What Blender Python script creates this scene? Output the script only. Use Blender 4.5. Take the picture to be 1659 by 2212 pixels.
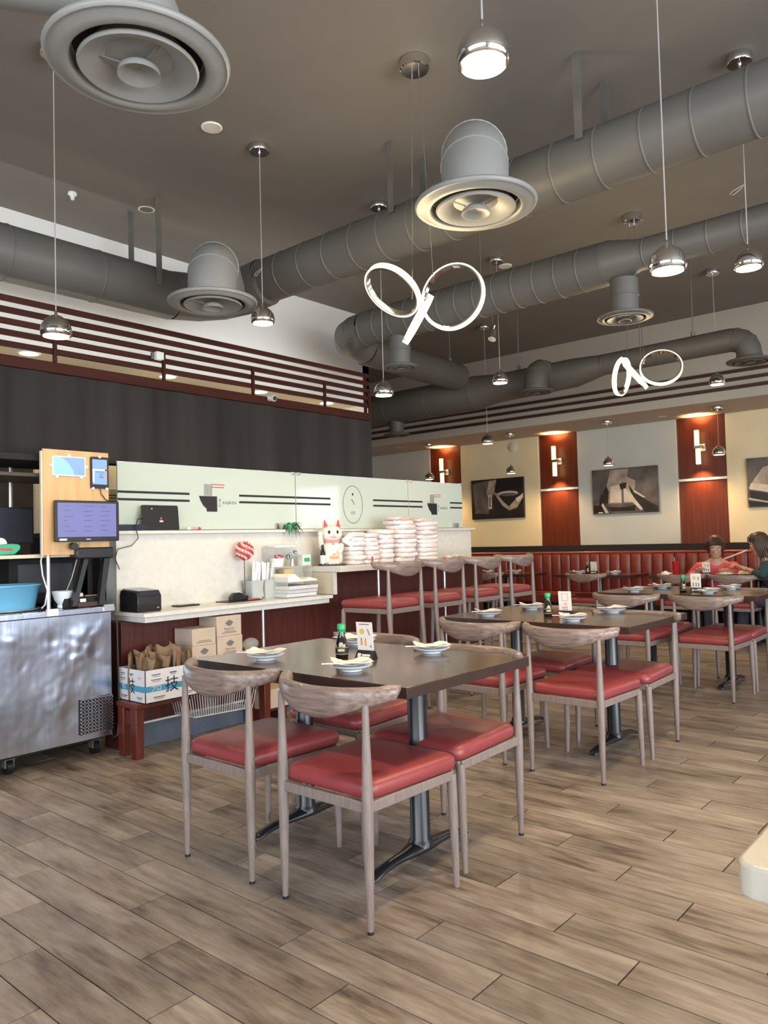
import bpy, bmesh, math, random
from mathutils import Vector, Matrix, noise
random.seed(7)
for _o in list(bpy.data.objects):
    bpy.data.objects.remove(_o)
SC = bpy.context.scene
COL = SC.collection
R = math.radians
PI = math.pi

# ------------------------------------------------------------------ camera
CAM_POS = Vector((0, 0, 1.27))
FOCAL_PX = 1655.0
yaw, pitch, roll = R(40.753), R(2.135), R(-1.516)
fwd = Vector((-math.sin(yaw)*math.cos(pitch), math.cos(yaw)*math.cos(pitch), math.sin(pitch)))
rgt = Vector((math.cos(yaw), math.sin(yaw), 0))
upv = rgt.cross(fwd)
rgt2 = math.cos(roll)*rgt + math.sin(roll)*upv
upv2 = -math.sin(roll)*rgt + math.cos(roll)*upv
cam_data = bpy.data.cameras.new('camera')
cam = bpy.data.objects.new('camera', cam_data)
COL.objects.link(cam)
cam.matrix_world = Matrix((
    (rgt2.x, upv2.x, -fwd.x, CAM_POS.x),
    (rgt2.y, upv2.y, -fwd.y, CAM_POS.y),
    (rgt2.z, upv2.z, -fwd.z, CAM_POS.z),
    (0, 0, 0, 1)))
cam_data.sensor_fit = 'VERTICAL'
cam_data.sensor_height = 36.0
cam_data.lens = 36.0*FOCAL_PX/2212.0
cam_data.clip_start = 0.05
cam_data.dof.use_dof = True
cam_data.dof.focus_distance = 4.2
cam_data.dof.aperture_fstop = 6.0
SC.camera = cam

# ------------------------------------------------------------------ world, window light, exposure
world = bpy.data.worlds.new('world')
SC.world = world
world.use_nodes = True
_bg = world.node_tree.nodes['Background']
_bg.inputs[0].default_value = (0.75, 0.86, 1.0, 1)
_bg.inputs[1].default_value = 1.6
SC.view_settings.view_transform = 'Standard'
SC.view_settings.look = 'None'
SC.view_settings.gamma = 1
SC.view_settings.use_curve_mapping = False
SC.view_settings.exposure = 0.52

def area(name, loc, target, sx, sy, power, color):
    ld = bpy.data.lights.new(name, 'AREA')
    ld.shape = 'RECTANGLE'; ld.size = sx; ld.size_y = sy
    ld.energy = power; ld.color = color
    o = bpy.data.objects.new(name, ld); COL.objects.link(o)
    o.location = loc
    d = (Vector(target)-Vector(loc)).normalized()
    o.rotation_euler = d.to_track_quat('-Z', 'Y').to_euler()
    return o
# daylight entering through the shop windows on the right and behind the camera
area('window_daylight', (4.75, 1.9, 1.75), (0, 1.9, 1.2), 6.8, 2.5, 290, (0.86, 0.93, 1.0))
area('window_daylight', (0.0, -3.75, 1.75), (0, 0, 1.2), 7.6, 2.5, 190, (0.90, 0.95, 1.0))
area('window_daylight', (1.1, 10.25, 1.75), (1.1, 5, 1.5), 1.3, 1.1, 14, (0.8, 0.9, 1.0))

# area lamp added to lift the ceiling, standing in for daylight off the pavement
area('bounce_fill', (4.70, 1.2, 0.62), (0.6, 2.0, 3.9), 5.6, 0.9, 190, (0.97, 0.97, 0.95))

# supposed cove light behind the slat screen, added to brighten the white wall
area('cove_fill', (-5.12, 1.0, 2.53), (-5.6, 1.0, 3.25), 8.8, 0.05, 13, (1.0, 0.95, 0.90))

# ------------------------------------------------------------------ materials
def _mat(name):
    m = bpy.data.materials.new(name); m.use_nodes = True
    nt = m.node_tree; b = nt.nodes['Principled BSDF']
    return m, nt, b
def c4(c): return (c[0], c[1], c[2], 1)
def mat(name, col, rough=0.5, metal=0.0, var=0.12, scale=9.0, stretch=(1, 1, 1), bump=0.0, coat=0.0,
        spec=0.5, emit=None, estr=0.0, detail=3.0, coord='Object', transm=0.0, alpha=1.0, sheen=0.0):
    m, nt, b = _mat(name)
    b.inputs['Roughness'].default_value = rough
    b.inputs['Metallic'].default_value = metal
    b.inputs['Coat Weight'].default_value = coat
    b.inputs['Coat Roughness'].default_value = 0.08
    b.inputs['Specular IOR Level'].default_value = spec
    b.inputs['Transmission Weight'].default_value = transm
    b.inputs['Alpha'].default_value = alpha
    b.inputs['Sheen Weight'].default_value = sheen
    tc = nt.nodes.new('ShaderNodeTexCoord'); mp = nt.nodes.new('ShaderNodeMapping')
    mp.inputs['Scale'].default_value = stretch
    nt.links.new(tc.outputs[coord], mp.inputs[0])
    nz = nt.nodes.new('ShaderNodeTexNoise'); nz.inputs['Scale'].default_value = scale
    nz.inputs['Detail'].default_value = detail
    nt.links.new(mp.outputs[0], nz.inputs[0])
    rp = nt.nodes.new('ShaderNodeValToRGB')
    rp.color_ramp.elements[0].position = 0.3; rp.color_ramp.elements[1].position = 0.7
    rp.color_ramp.elements[0].color = c4([max(0, x*(1-var)) for x in col])
    rp.color_ramp.elements[1].color = c4([min(1, x*(1+var)) for x in col])
    nt.links.new(nz.outputs[0], rp.inputs[0])
    nt.links.new(rp.outputs[0], b.inputs['Base Color'])
    if bump:
        bp = nt.nodes.new('ShaderNodeBump'); bp.inputs['Strength'].default_value = bump
        bp.inputs['Distance'].default_value = 0.01
        nt.links.new(nz.outputs[0], bp.inputs['Height']); nt.links.new(bp.outputs[0], b.inputs['Normal'])
    if emit:
        b.inputs['Emission Color'].default_value = c4(emit); b.inputs['Emission Strength'].default_value = estr
    return m

def plank_mat():
    m, nt, b = _mat('plank_tile')
    N = nt.nodes.new; L = nt.links.new
    geo = N('ShaderNodeNewGeometry'); oi = N('ShaderNodeObjectInfo')
    mul = N('ShaderNodeMath'); mul.operation = 'MULTIPLY'; mul.inputs[1].default_value = 37
    L(oi.outputs['Random'], mul.inputs[0])
    comb = N('ShaderNodeCombineXYZ'); L(mul.outputs[0], comb.inputs[2]); L(mul.outputs[0], comb.inputs[1])
    add = N('ShaderNodeVectorMath'); add.operation = 'ADD'
    L(geo.outputs['Position'], add.inputs[0]); L(comb.outputs[0], add.inputs[1])
    mp = N('ShaderNodeMapping'); mp.inputs['Scale'].default_value = (2.2, 16, 1); L(add.outputs[0], mp.inputs[0])
    n1 = N('ShaderNodeTexNoise'); n1.inputs['Scale'].default_value = 2.2; n1.inputs['Detail'].default_value = 9
    n1.inputs['Roughness'].default_value = 0.68; L(mp.outputs[0], n1.inputs[0])
    mp2 = N('ShaderNodeMapping'); mp2.inputs['Scale'].default_value = (1.0, 2.8, 1); L(add.outputs[0], mp2.inputs[0])
    n2 = N('ShaderNodeTexNoise'); n2.inputs['Scale'].default_value = 2.6; n2.inputs['Detail'].default_value = 3
    L(mp2.outputs[0], n2.inputs[0])
    mx = N('ShaderNodeMath'); mx.operation = 'MULTIPLY_ADD'; mx.inputs[1].default_value = 0.6
    L(n1.outputs[0], mx.inputs[0])
    ms = N('ShaderNodeMath'); ms.operation = 'MULTIPLY'; ms.inputs[1].default_value = 0.55
    L(n2.outputs[0], ms.inputs[0]); L(ms.outputs[0], mx.inputs[2])
    rp = N('ShaderNodeValToRGB'); e = rp.color_ramp.elements
    e[0].position = 0.40; e[0].color = (0.085, 0.062, 0.048, 1)
    e[1].position = 0.74; e[1].color = (0.41, 0.340, 0.280, 1)
    k = rp.color_ramp.elements.new(0.50); k.color = (0.205, 0.157, 0.122, 1)
    k = rp.color_ramp.elements.new(0.60); k.color = (0.292, 0.236, 0.190, 1)
    L(mx.outputs[0], rp.inputs[0])
    hs = N('ShaderNodeHueSaturation')
    mr = N('ShaderNodeMapRange'); mr.inputs[3].default_value = 0.80; mr.inputs[4].default_value = 1.14
    L(oi.outputs['Random'], mr.inputs[0]); L(mr.outputs[0], hs.inputs['Value'])
    L(rp.outputs[0], hs.inputs['Color']); L(hs.outputs[0], b.inputs['Base Color'])
    rr = N('ShaderNodeMapRange'); rr.inputs[3].default_value = 0.30; rr.inputs[4].default_value = 0.5
    L(n1.outputs[0], rr.inputs[0]); L(rr.outputs[0], b.inputs['Roughness'])
    bp = N('ShaderNodeBump'); bp.inputs['Strength'].default_value = 0.18; bp.inputs['Distance'].default_value = 0.004
    L(n1.outputs[0], bp.inputs['Height']); L(bp.outputs[0], b.inputs['Normal'])
    return m

def glass_mat(name, col, mix=0.1, rough=0.05):
    # film-backed safety glass: a glossy pale surface that lets a little through
    m, nt, b = _mat(name)
    tc = nt.nodes.new('ShaderNodeTexCoord')
    nz = nt.nodes.new('ShaderNodeTexNoise'); nz.inputs['Scale'].default_value = 1.3
    nt.links.new(tc.outputs['Object'], nz.inputs[0])
    rp = nt.nodes.new('ShaderNodeValToRGB')
    rp.color_ramp.elements[0].color = c4([x*0.95 for x in col]); rp.color_ramp.elements[1].color = c4(col)
    nt.links.new(nz.outputs[0], rp.inputs[0]); nt.links.new(rp.outputs[0], b.inputs['Base Color'])
    b.inputs['Roughness'].default_value = rough
    tr = nt.nodes.new('ShaderNodeBsdfTransparent'); mxs = nt.nodes.new('ShaderNodeMixShader')
    mxs.inputs[0].default_value = mix
    out = nt.nodes['Material Output']
    nt.links.new(b.outputs[0], mxs.inputs[1]); nt.links.new(tr.outputs[0], mxs.inputs[2])
    nt.links.new(mxs.outputs[0], out.inputs[0])
    return m

M = {}
M['plank'] = plank_mat()
M['grout'] = mat('grout', (0.030, 0.022, 0.018), 0.9)
M['ceiling'] = mat('ceiling_paint', (0.190, 0.170, 0.148), 0.75, var=0.05, scale=2)
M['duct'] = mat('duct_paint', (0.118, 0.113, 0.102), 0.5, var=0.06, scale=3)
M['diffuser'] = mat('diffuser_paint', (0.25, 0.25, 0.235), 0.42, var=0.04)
M['ductshaded'] = mat('shaded_duct_paint', (0.078, 0.070, 0.058), 0.55, var=0.06, scale=3)  # duct paint darkened to carry the light falloff at the far end
M['fascia'] = mat('soffit_cream_paint', (0.43, 0.375, 0.305), 0.7, var=0.03, scale=2)
M['throatshade'] = mat('throat_shade', (0.02, 0.018, 0.016), 0.9)  # near-black colour for the shade up inside the diffusers
M['strap'] = mat('hanger_strap', (0.16, 0.15, 0.13), 0.5, metal=0.3)
M['white'] = mat('white_paint', (0.83, 0.82, 0.78), 0.7, var=0.03, scale=2)
M['cream'] = mat('cream_paint', (0.60, 0.53, 0.44), 0.7, var=0.03, scale=2)
M['yellow_wall'] = mat('warm_cream_tone', (0.72, 0.60, 0.37), 0.6, var=0.04, scale=2)
M['grey_wall'] = mat('cool_grey_tone', (0.50, 0.50, 0.44), 0.6, var=0.04, scale=2)
M['panel_dark'] = mat('dark_soffit_cloth', (0.036, 0.031, 0.029), 0.85, var=0.25, spec=0.2, scale=6, stretch=(1, 1, 0.05))
M['slat'] = mat('red_brown_slat', (0.050, 0.013, 0.008), 0.65, var=0.2, spec=0.2, scale=12, stretch=(1, 0.1, 1))
M['slat_far'] = mat('dark_brown_slat', (0.050, 0.020, 0.012), 0.45, var=0.2)
M['mahog'] = mat('mahogany_laminate', (0.080, 0.017, 0.013), 0.35, var=0.28, scale=9, stretch=(1, 6, 0.25))
M['wallwood'] = mat('orange_brown_veneer', (0.115, 0.022, 0.007), 0.36, var=0.25, scale=7, stretch=(6, 1, 0.25))
M['stone'] = mat('cream_quartz', (0.66, 0.645, 0.60), 0.28, var=0.05, scale=26)
M['beige'] = mat('beige_laminate', (0.62, 0.55, 0.42), 0.4, var=0.05)
M['black'] = mat('black_plastic', (0.012, 0.012, 0.014), 0.35)
M['blackmat'] = mat('black_matte', (0.010, 0.009, 0.009), 0.8)
M['iron'] = mat('black_cast_iron', (0.012, 0.013, 0.016), 0.28, spec=0.6)
M['chrome'] = mat('polished_chrome', (0.75, 0.73, 0.70), 0.10, metal=1.0, var=0.02)
M['steelbar'] = mat('brushed_steel_tube', (0.55, 0.55, 0.56), 0.3, metal=0.9, var=0.05)
M['steel'] = mat('stainless_sheet', (0.56, 0.61, 0.72), 0.22, metal=1.0, var=0.10, scale=5, stretch=(1, 9, 0.6), bump=0.05)
M['chairwood'] = mat('grey_brown_woodgrain', (0.225, 0.165, 0.140), 0.36, var=0.38, scale=14, stretch=(0.5, 5, 7), bump=0.015, coat=0.15)
M['chairmetal'] = mat('taupe_woodgrain_metal', (0.235, 0.187, 0.168), 0.36, var=0.15, scale=22, stretch=(5, 5, 0.6))
M['seat'] = mat('red_vinyl', (0.27, 0.043, 0.046), 0.40, var=0.08, scale=5, bump=0.05, spec=0.6)
M['tabletop'] = mat('dark_walnut_laminate', (0.078, 0.042, 0.024), 0.20, var=0.35, scale=5, stretch=(0.6, 9, 1), spec=0.6, coat=0.12)
M['tableedge'] = mat('dark_table_edge', (0.040, 0.021, 0.017), 0.35, var=0.1)
M['porcelain'] = mat('white_porcelain', (0.72, 0.78, 0.82), 0.12, var=0.02)
M['paper'] = mat('white_paper', (0.80, 0.77, 0.70), 0.8, var=0.04)
M['paperw'] = mat('bright_paper', (0.80, 0.80, 0.83), 0.7, var=0.04)
M['soy'] = mat('soy_bottle_glass', (0.008, 0.006, 0.006), 0.06, spec=0.7, coat=0.5)
M['green'] = mat('green_cap', (0.02, 0.36, 0.12), 0.35)
M['gold'] = mat('gold_label', (0.55, 0.42, 0.20), 0.4)
M['card'] = mat('menu_card', (0.74, 0.68, 0.63), 0.5, var=0.04)
M['kraft'] = mat('kraft_board', (0.21, 0.135, 0.080), 0.8, var=0.1, scale=12)
M['kraftbox'] = mat('pale_kraft_board', (0.52, 0.42, 0.33), 0.8, var=0.05)
M['ink'] = mat('black_print', (0.012, 0.012, 0.014), 0.6)
M['inkgrey'] = mat('grey_print', (0.16, 0.15, 0.14), 0.6)
M['inkbrown'] = mat('brown_print', (0.16, 0.10, 0.06), 0.7)
M['inkred'] = mat('red_print', (0.45, 0.06, 0.05), 0.5)
M['inkpink'] = mat('pink_print', (0.75, 0.30, 0.30), 0.5)
M['inkyel'] = mat('yellow_print', (0.65, 0.45, 0.12), 0.5)
M['inkorange'] = mat('orange_print', (0.75, 0.30, 0.12), 0.5)
M['inkblue'] = mat('blue_print', (0.06, 0.27, 0.44), 0.5)
M['boxwhite'] = mat('printed_white_carton', (0.66, 0.66, 0.68), 0.6, var=0.03)
M['blue_tub'] = mat('blue_plastic', (0.13, 0.40, 0.62), 0.35, var=0.06)
M['green_plastic'] = mat('green_plastic', (0.03, 0.34, 0.18), 0.35)
M['plywood'] = mat('golden_plywood', (0.62, 0.37, 0.17), 0.5, var=0.14, scale=5, stretch=(1, 4, 0.5))
M['screen_blue'] = mat('lit_monitor', (0.05, 0.05, 0.12), 0.3, emit=(0.20, 0.20, 0.46), estr=0.62, var=0.1)
M['screen_cyan'] = mat('lit_tablet', (0.05, 0.08, 0.12), 0.3, emit=(0.33, 0.52, 0.86), estr=0.62, var=0.1)
M['screen_teal'] = mat('lit_tablet_wave', (0.05, 0.08, 0.12), 0.3, emit=(0.45, 0.85, 0.84), estr=0.62, var=0.1)
M['screen_text'] = mat('screen_text', (0.05, 0.05, 0.10), 0.3, emit=(0.12, 0.12, 0.32), estr=0.5)
M['screen_dark'] = mat('unlit_screen', (0.03, 0.035, 0.05), 0.15)
M['whiteplastic'] = mat('white_plastic', (0.78, 0.78, 0.76), 0.35, var=0.03)
M['bench'] = mat('red_brown_bench', (0.105, 0.018, 0.010), 0.4, var=0.25, scale=10, stretch=(3, 3, 0.4))
M['baseboard'] = mat('slate_blue_base', (0.10, 0.125, 0.17), 0.45)
M['wire'] = mat('white_coated_wire', (0.62, 0.60, 0.60), 0.4, metal=0.3)
M['bag'] = mat('pale_plastic_bag', (0.84, 0.76, 0.745), 0.35, var=0.06, scale=14, bump=0.35)
M['bagpink'] = mat('pink_plastic_bag', (0.86, 0.60, 0.57), 0.35, var=0.2, scale=12, bump=0.35)
M['clearplastic'] = mat('clear_plastic', (0.75, 0.78, 0.74), 0.12, var=0.03, alpha=0.22)
M['frosted'] = mat('frosted_plastic_tub', (0.55, 0.58, 0.55), 0.3, var=0.05, alpha=0.85)
M['cat'] = mat('cream_ceramic', (0.82, 0.74, 0.66), 0.22, var=0.05)
M['leaf'] = mat('green_leaf', (0.035, 0.11, 0.045), 0.45, var=0.4, scale=20)
M['banq'] = mat('rust_red_vinyl', (0.195, 0.034, 0.022), 0.36, var=0.12, scale=8)
M['skin'] = mat('skin', (0.50, 0.28, 0.19), 0.5, var=0.05)
M['hairA'] = mat('dark_red_brown_hair', (0.050, 0.016, 0.012), 0.5, var=0.4, scale=25, stretch=(3, 3, 0.5))
M['hairB'] = mat('dark_brown_hair', (0.055, 0.030, 0.018), 0.45, var=0.5, scale=25, stretch=(3, 3, 0.5))
M['pinkshirt'] = mat('coral_pink_cloth', (0.62, 0.085, 0.11), 0.8, var=0.12)
M['tealtop'] = mat('dark_teal_cloth', (0.020, 0.045, 0.055), 0.8, var=0.2)
M['denim'] = mat('dark_denim', (0.03, 0.035, 0.06), 0.8)
M['redcup'] = mat('red_tumbler_plastic', (0.42, 0.012, 0.02), 0.2, var=0.05)
M['straw'] = mat('pale_straw', (0.6, 0.6, 0.62), 0.3)
M['food'] = mat('noodles', (0.66, 0.50, 0.32), 0.6, var=0.2, scale=40)
M['bulb'] = mat('lit_bulb', (1, 0.9, 0.7), 0.4, emit=(1.0, 0.80, 0.48), estr=9.0)
M['bulb_dim'] = mat('lit_bulb_dim', (1, 0.9, 0.7), 0.4, emit=(1.0, 0.84, 0.60), estr=4.0)
M['ledstrip'] = mat('led_strip', (1, 0.9, 0.7), 0.4, emit=(1.0, 0.76, 0.36), estr=1.9, var=0.02)
M['sconce_glass'] = mat('lit_seeded_glass', (1, 0.85, 0.5), 0.2, emit=(1.0, 0.66, 0.26), estr=2.3, var=0.3, scale=60)
M['downlight'] = mat('lit_downlight', (1, 0.95, 0.85), 0.4, emit=(1.0, 0.88, 0.66), estr=9.0)
M['offlens'] = mat('pale_lens', (0.75, 0.70, 0.58), 0.5)
M['marble'] = mat('pale_marble', (0.52, 0.49, 0.42), 0.3, var=0.10, scale=10, detail=6)
M['glassfilm'] = glass_mat('film_backed_glass', (0.60, 0.68, 0.61))
M['glassedge'] = mat('pale_glass_edge', (0.62, 0.68, 0.62), 0.15)
M['pic_dark'] = mat('print_black', (0.020, 0.016, 0.014), 0.3, var=0.3, scale=4)
M['pic_mid'] = mat('print_grey', (0.105, 0.085, 0.075), 0.3, var=0.5, scale=5, detail=2)
M['pic_smoke'] = mat('print_smoke', (0.34, 0.27, 0.20), 0.3, var=0.45, scale=7, detail=4)
M['pic_light'] = mat('print_pale', (0.55, 0.47, 0.38), 0.3, var=0.15, scale=9)
M['ladder'] = mat('cable_grey', (0.35, 0.34, 0.33), 0.5)
M['kitchen'] = mat('kitchen_dark_wall', (0.06, 0.05, 0.045), 0.7, var=0.2)
M['kitchenw'] = mat('kitchen_tile', (0.50, 0.45, 0.36), 0.5, var=0.08)
M['yellowpaper'] = mat('yellow_menu_paper', (0.80, 0.66, 0.38), 0.7)

# ------------------------------------------------------------------ mesh builder
class MB:
    def __init__(s, X=None):
        s.bm = bmesh.new(); s.X = X or Matrix.Identity(4)
    def v(s, p): return s.bm.verts.new(s.X @ Vector(p))
    def f(s, vs, mi=0):
        try:
            f = s.bm.faces.new(vs); f.material_index = mi; return f
        except ValueError: return None
    def box(s, x0, x1, y0, y1, z0, z1, mi=0):
        a = [s.v((x, y, z)) for z in (z0, z1) for y in (y0, y1) for x in (x0, x1)]
        for q in ((0, 2, 3, 1), (4, 5, 7, 6), (0, 1, 5, 4), (2, 6, 7, 3), (0, 4, 6, 2), (1, 3, 7, 5)):
            s.f([a[i] for i in q], mi)
        return s
    def cbox(s, c, d, mi=0):
        return s.box(c[0]-d[0]/2, c[0]+d[0]/2, c[1]-d[1]/2, c[1]+d[1]/2, c[2]-d[2]/2, c[2]+d[2]/2, mi)
    def loft(s, rings, mi=0, cap=True, closed=False):
        vr = [[s.v(p) for p in r] for r in rings]
        n = len(vr[0]); m = len(vr)
        for i in range(m if closed else m-1):
            a, b = vr[i], vr[(i+1) % m]
            for j in range(n):
                k = (j+1) % n
                s.f([a[j], a[k], b[k], b[j]], mi)
        if cap and not closed:
            s.f(list(reversed(vr[0])), mi); s.f(vr[-1], mi)
        return s
    def tube(s, pts, r, n=8, mi=0, closed=False, cap=True, flat=1.0):
        pts = [Vector(p) for p in pts]; m = len(pts)
        rs = r if isinstance(r, (list, tuple)) else [r]*m
        rings = []; prev = None
        for i, p in enumerate(pts):
            if closed: t = pts[(i+1) % m]-pts[i-1]
            else: t = pts[min(i+1, m-1)]-pts[max(i-1, 0)]
            t.normalize()
            if prev is None:
                u = Vector((0, 0, 1)) if abs(t.z) < 0.9 else Vector((1, 0, 0))
                u = (u-t*u.dot(t)).normalized()
            else: u = (prev-t*prev.dot(t)).normalized()
            prev = u; w = t.cross(u)
            rings.append([p+rs[i]*(math.cos(2*PI*j/n)*u*flat+math.sin(2*PI*j/n)*w) for j in range(n)])
        return s.loft(rings, mi, cap, closed)
    def cyl(s, p0, p1, r0, r1=None, n=16, mi=0, cap=True):
        return s.tube([p0, p1], [r0, r0 if r1 is None else r1], n, mi, cap=cap)
    def lathe(s, prof, n=24, c=(0, 0, 0), mi=0, cap=False, sx=1, sy=1):
        rings = [[(c[0]+r*math.cos(2*PI*j/n)*sx, c[1]+r*math.sin(2*PI*j/n)*sy, c[2]+z) for j in range(n)] for r, z in prof]
        return s.loft(rings, mi, cap)
    def ell(s, c, rad, n=14, m=9, mi=0):
        prof = []
        rings = [[(c[0]+rad[0]*math.sin(PI*(i+.02)/(m+.04))*math.cos(2*PI*j/n), c[1]+rad[1]*math.sin(PI*(i+.02)/(m+.04))*math.sin(2*PI*j/n),
                   c[2]-rad[2]*math.cos(PI*(i+.02)/(m+.04))) for j in range(n)] for i in range(m+1)]
        return s.loft(rings, mi, True)
    def prism(s, poly, z0, z1, mi=0):
        return s.loft([[(x, y, z0) for x, y in poly], [(x, y, z1) for x, y in poly]], mi, True)
    def grid(s, fn, nu, nv, mi=0):
        g = [[s.v(fn(i/nu, j/nv)) for j in range(nv+1)] for i in range(nu+1)]
        for i in range(nu):
            for j in range(nv):
                s.f([g[i][j], g[i+1][j], g[i+1][j+1], g[i][j+1]], mi)
        return s
    def build(s, name, m, parent=None, bevel=0, seg=2, smooth=True, angle=38, loc=None, rotz=0):
        bm = s.bm
        bmesh.ops.recalc_face_normals(bm, faces=bm.faces)
        me = bpy.data.meshes.new(name); bm.to_mesh(me); bm.free()
        for k in (m if isinstance(m, (list, tuple)) else [m]): me.materials.append(k)
        if smooth:
            me.polygons.foreach_set('use_smooth', [True]*len(me.polygons))
            me.set_sharp_from_angle(angle=R(angle))
        o = bpy.data.objects.new(name, me); COL.objects.link(o)
        if parent: o.parent = parent
        if loc: o.location = loc
        if rotz: o.rotation_euler.z = rotz
        if bevel:
            b = o.modifiers.new('bevel', 'BEVEL'); b.width = bevel; b.segments = seg; b.limit_method = 'ANGLE'; b.angle_limit = R(40)
        return o

def tag(o, label=None, cat=None, group=None, kind=None):
    if label: o['label'] = label
    if cat: o['category'] = cat
    if group: o['group'] = group
    if kind: o['kind'] = kind
    return o
def thing(name, label, cat, loc=(0, 0, 0), rotz=0, group=None):
    o = bpy.data.objects.new(name, None); COL.objects.link(o)
    o.empty_display_size = 0.05
    o.location = loc; o.rotation_euler = (0, 0, rotz)
    return tag(o, label, cat, group)
def struct(name, b, m, label=None, **k):
    o = b.build(name, m, **k); o['kind'] = 'structure'
    if label: o['label'] = label
    return o
def copy_tree(o, parent=None):
    c = o.copy(); COL.objects.link(c)
    if parent: c.parent = parent
    for ch in list(o.children): copy_tree(ch, c)
    return c
def dup(root, loc, rotz=0, label=None, group=None):
    c = copy_tree(root); c.location = loc; c.rotation_euler = (0, 0, rotz)
    if label: c['label'] = label
    if group: c['group'] = group
    return c
def frame(origin, right, up):
    r = Vector(right).normalized(); u = Vector(up).normalized(); n = r.cross(u)
    return Matrix(((r.x, u.x, n.x, origin[0]), (r.y, u.y, n.y, origin[1]), (r.z, u.z, n.z, origin[2]), (0, 0, 0, 1)))
# frames of the faces that look towards +X and towards -Y
def FX(x, y, z): return frame((x, y, z), (0, 1, 0), (0, 0, 1))
def FY(x, y, z): return frame((x, y, z), (1, 0, 0), (0, 0, 1))
def text(name, s, size, m, X, parent=None, ext=0.0006, align='CENTER', sx=1.0):
    cu = bpy.data.curves.new(name, 'FONT'); cu.body = s; cu.size = size; cu.extrude = ext
    cu.align_x = align; cu.align_y = 'CENTER'; cu.resolution_u = 2
    to = bpy.data.objects.new('tmp', cu); COL.objects.link(to)
    dg = bpy.context.evaluated_depsgraph_get(); dg.update()
    me = bpy.data.meshes.new_from_object(to.evaluated_get(dg))
    bpy.data.objects.remove(to)
    me.transform(X @ Matrix.Diagonal((sx, 1, 1, 1)))
    me.materials.clear(); me.materials.append(m); me.name = name
    o = bpy.data.objects.new(name, me); COL.objects.link(o)
    if parent: o.parent = parent
    return o
def arc(c, r, a0, a1, n, z=0): return [(c[0]+r*math.cos(a0+(a1-a0)*i/n), c[1]+r*math.sin(a0+(a1-a0)*i/n), z) for i in range(n+1)]
def rrect(w, h, r, n=4):
    p = []
    for cx, cy, a in ((w/2-r, h/2-r, 0), (-w/2+r, h/2-r, 90), (-w/2+r, -h/2+r, 180), (w/2-r, -h/2+r, 270)):
        for i in range(n+1): p.append((cx+r*math.cos(R(a+90*i/n)), cy+r*math.sin(R(a+90*i/n))))
    return p

# ================================================================== SETTING
ZC = 3.75           # ceiling
XR, YF, YB, XL = 4.5, -3.5, 10.0, -9.5
floor = struct('floor', MB().box(XL, XR, YF, YB, -0.08, -0.005), M['grout'], 'floor of brown wood-look plank tiles with dark grout')
PW, PL, GAP = 0.1545, 0.9145, 0.0050
def plank_cells():
    out = []
    k0 = int((YF-1.155)/PW); k1 = int((YB-1.155)/PW)
    for k in range(k0-1, k1+1):
        y0 = 1.155+k*PW; off = (-1.885, -2.168, -2.488)[k % 3]
        i = int((XL-off)/PL)-1
        while off+i*PL < XR:
            x0 = off+i*PL
            a, b = max(x0, XL), min(x0+PL, XR); c, d = max(y0, YF), min(y0+PW, YB)
            if b-a > 0.05 and d-c > 0.03: out.append((a, b, c, d))
            i += 1
    return out
def seen(x, y):
    d = Vector((x, y, 0))-CAM_POS; k = d.dot(fwd)
    if k < 0.3: return False
    return abs(d.dot(rgt2)/k*FOCAL_PX) < 900 and abs(d.dot(upv2)/k*FOCAL_PX) < 1180 and x > -4.5
cells = plank_cells()
vis = sorted([c for c in cells if any(seen(x, y) for x in c[:2] for y in c[2:])], key=lambda c: (c[0]+c[1])**2/4+(c[2]+c[3])**2/4)
near = vis[:296]; nearset = set(near)
shared = {}
for c in near:
    w, h = round(c[1]-c[0]-GAP, 3), round(c[3]-c[2]-GAP, 3)
    if (w, h) not in shared:
        o = MB().box(-w/2, w/2, -h/2, h/2, -0.006, 0).build('plank', M['plank'], floor, bevel=0)
        shared[(w, h)] = o.data
    else:
        o = bpy.data.objects.new('plank', shared[(w, h)]); COL.objects.link(o); o.parent = floor
    o.location = ((c[0]+c[1])/2, (c[2]+c[3])/2, 0)
rest = MB()
for c in cells:
    if c not in nearset: rest.box(c[0]+GAP/2, c[1]-GAP/2, c[2]+GAP/2, c[3]-GAP/2, -0.006, 0)
tag(rest.build('distant_planks', M['plank'], floor), kind='stuff')

ceiling = struct('ceiling', MB().box(XL, XR, YF, 9.1, ZC, ZC+0.1), M['ceiling'], 'high taupe painted ceiling')
# right wall and front wall have shop windows (behind / beside the camera)
def window_wall(name, wname, axis, pos, a0, a1, o0, o1, z0, z1, nm):
    b = MB()
    def bx(p0, p1, za, zb, t0=0, t1=0.15):
        if axis == 'X': b.box(pos+t0, pos+t1, p0, p1, za, zb)
        else: b.box(p0, p1, pos-t1, pos-t0, za, zb)
    bx(a0, o0, 0, ZC); bx(o1, a1, 0, ZC); bx(o0, o1, 0, z0); bx(o0, o1, z1, ZC)
    struct(name, b, M['cream'])
    b = MB()
    for i in range(nm+1):
        p = o0+(o1-o0)*i/nm
        bx(p-0.03, p+0.03, z0, z1, 0.03, 0.1)
    bx(o0, o1, z0, z0+0.06, 0.03, 0.1); bx(o0, o1, z1-0.06, z1, 0.03, 0.1)
    struct(wname, b, M['iron'])
window_wall('wall_right', 'window_1', 'X', XR, YF, YB, -1.5, 7.9, 0.5, 3.0, 6)
window_wall('wall_front', 'window_2', 'Y', YF, XL, XR, -3.8, 3.8, 0.5, 3.0, 5)
struct('wall_left', MB().box(XL-0.1, XL, YF, YB, 0, ZC), M['cream'])
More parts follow.
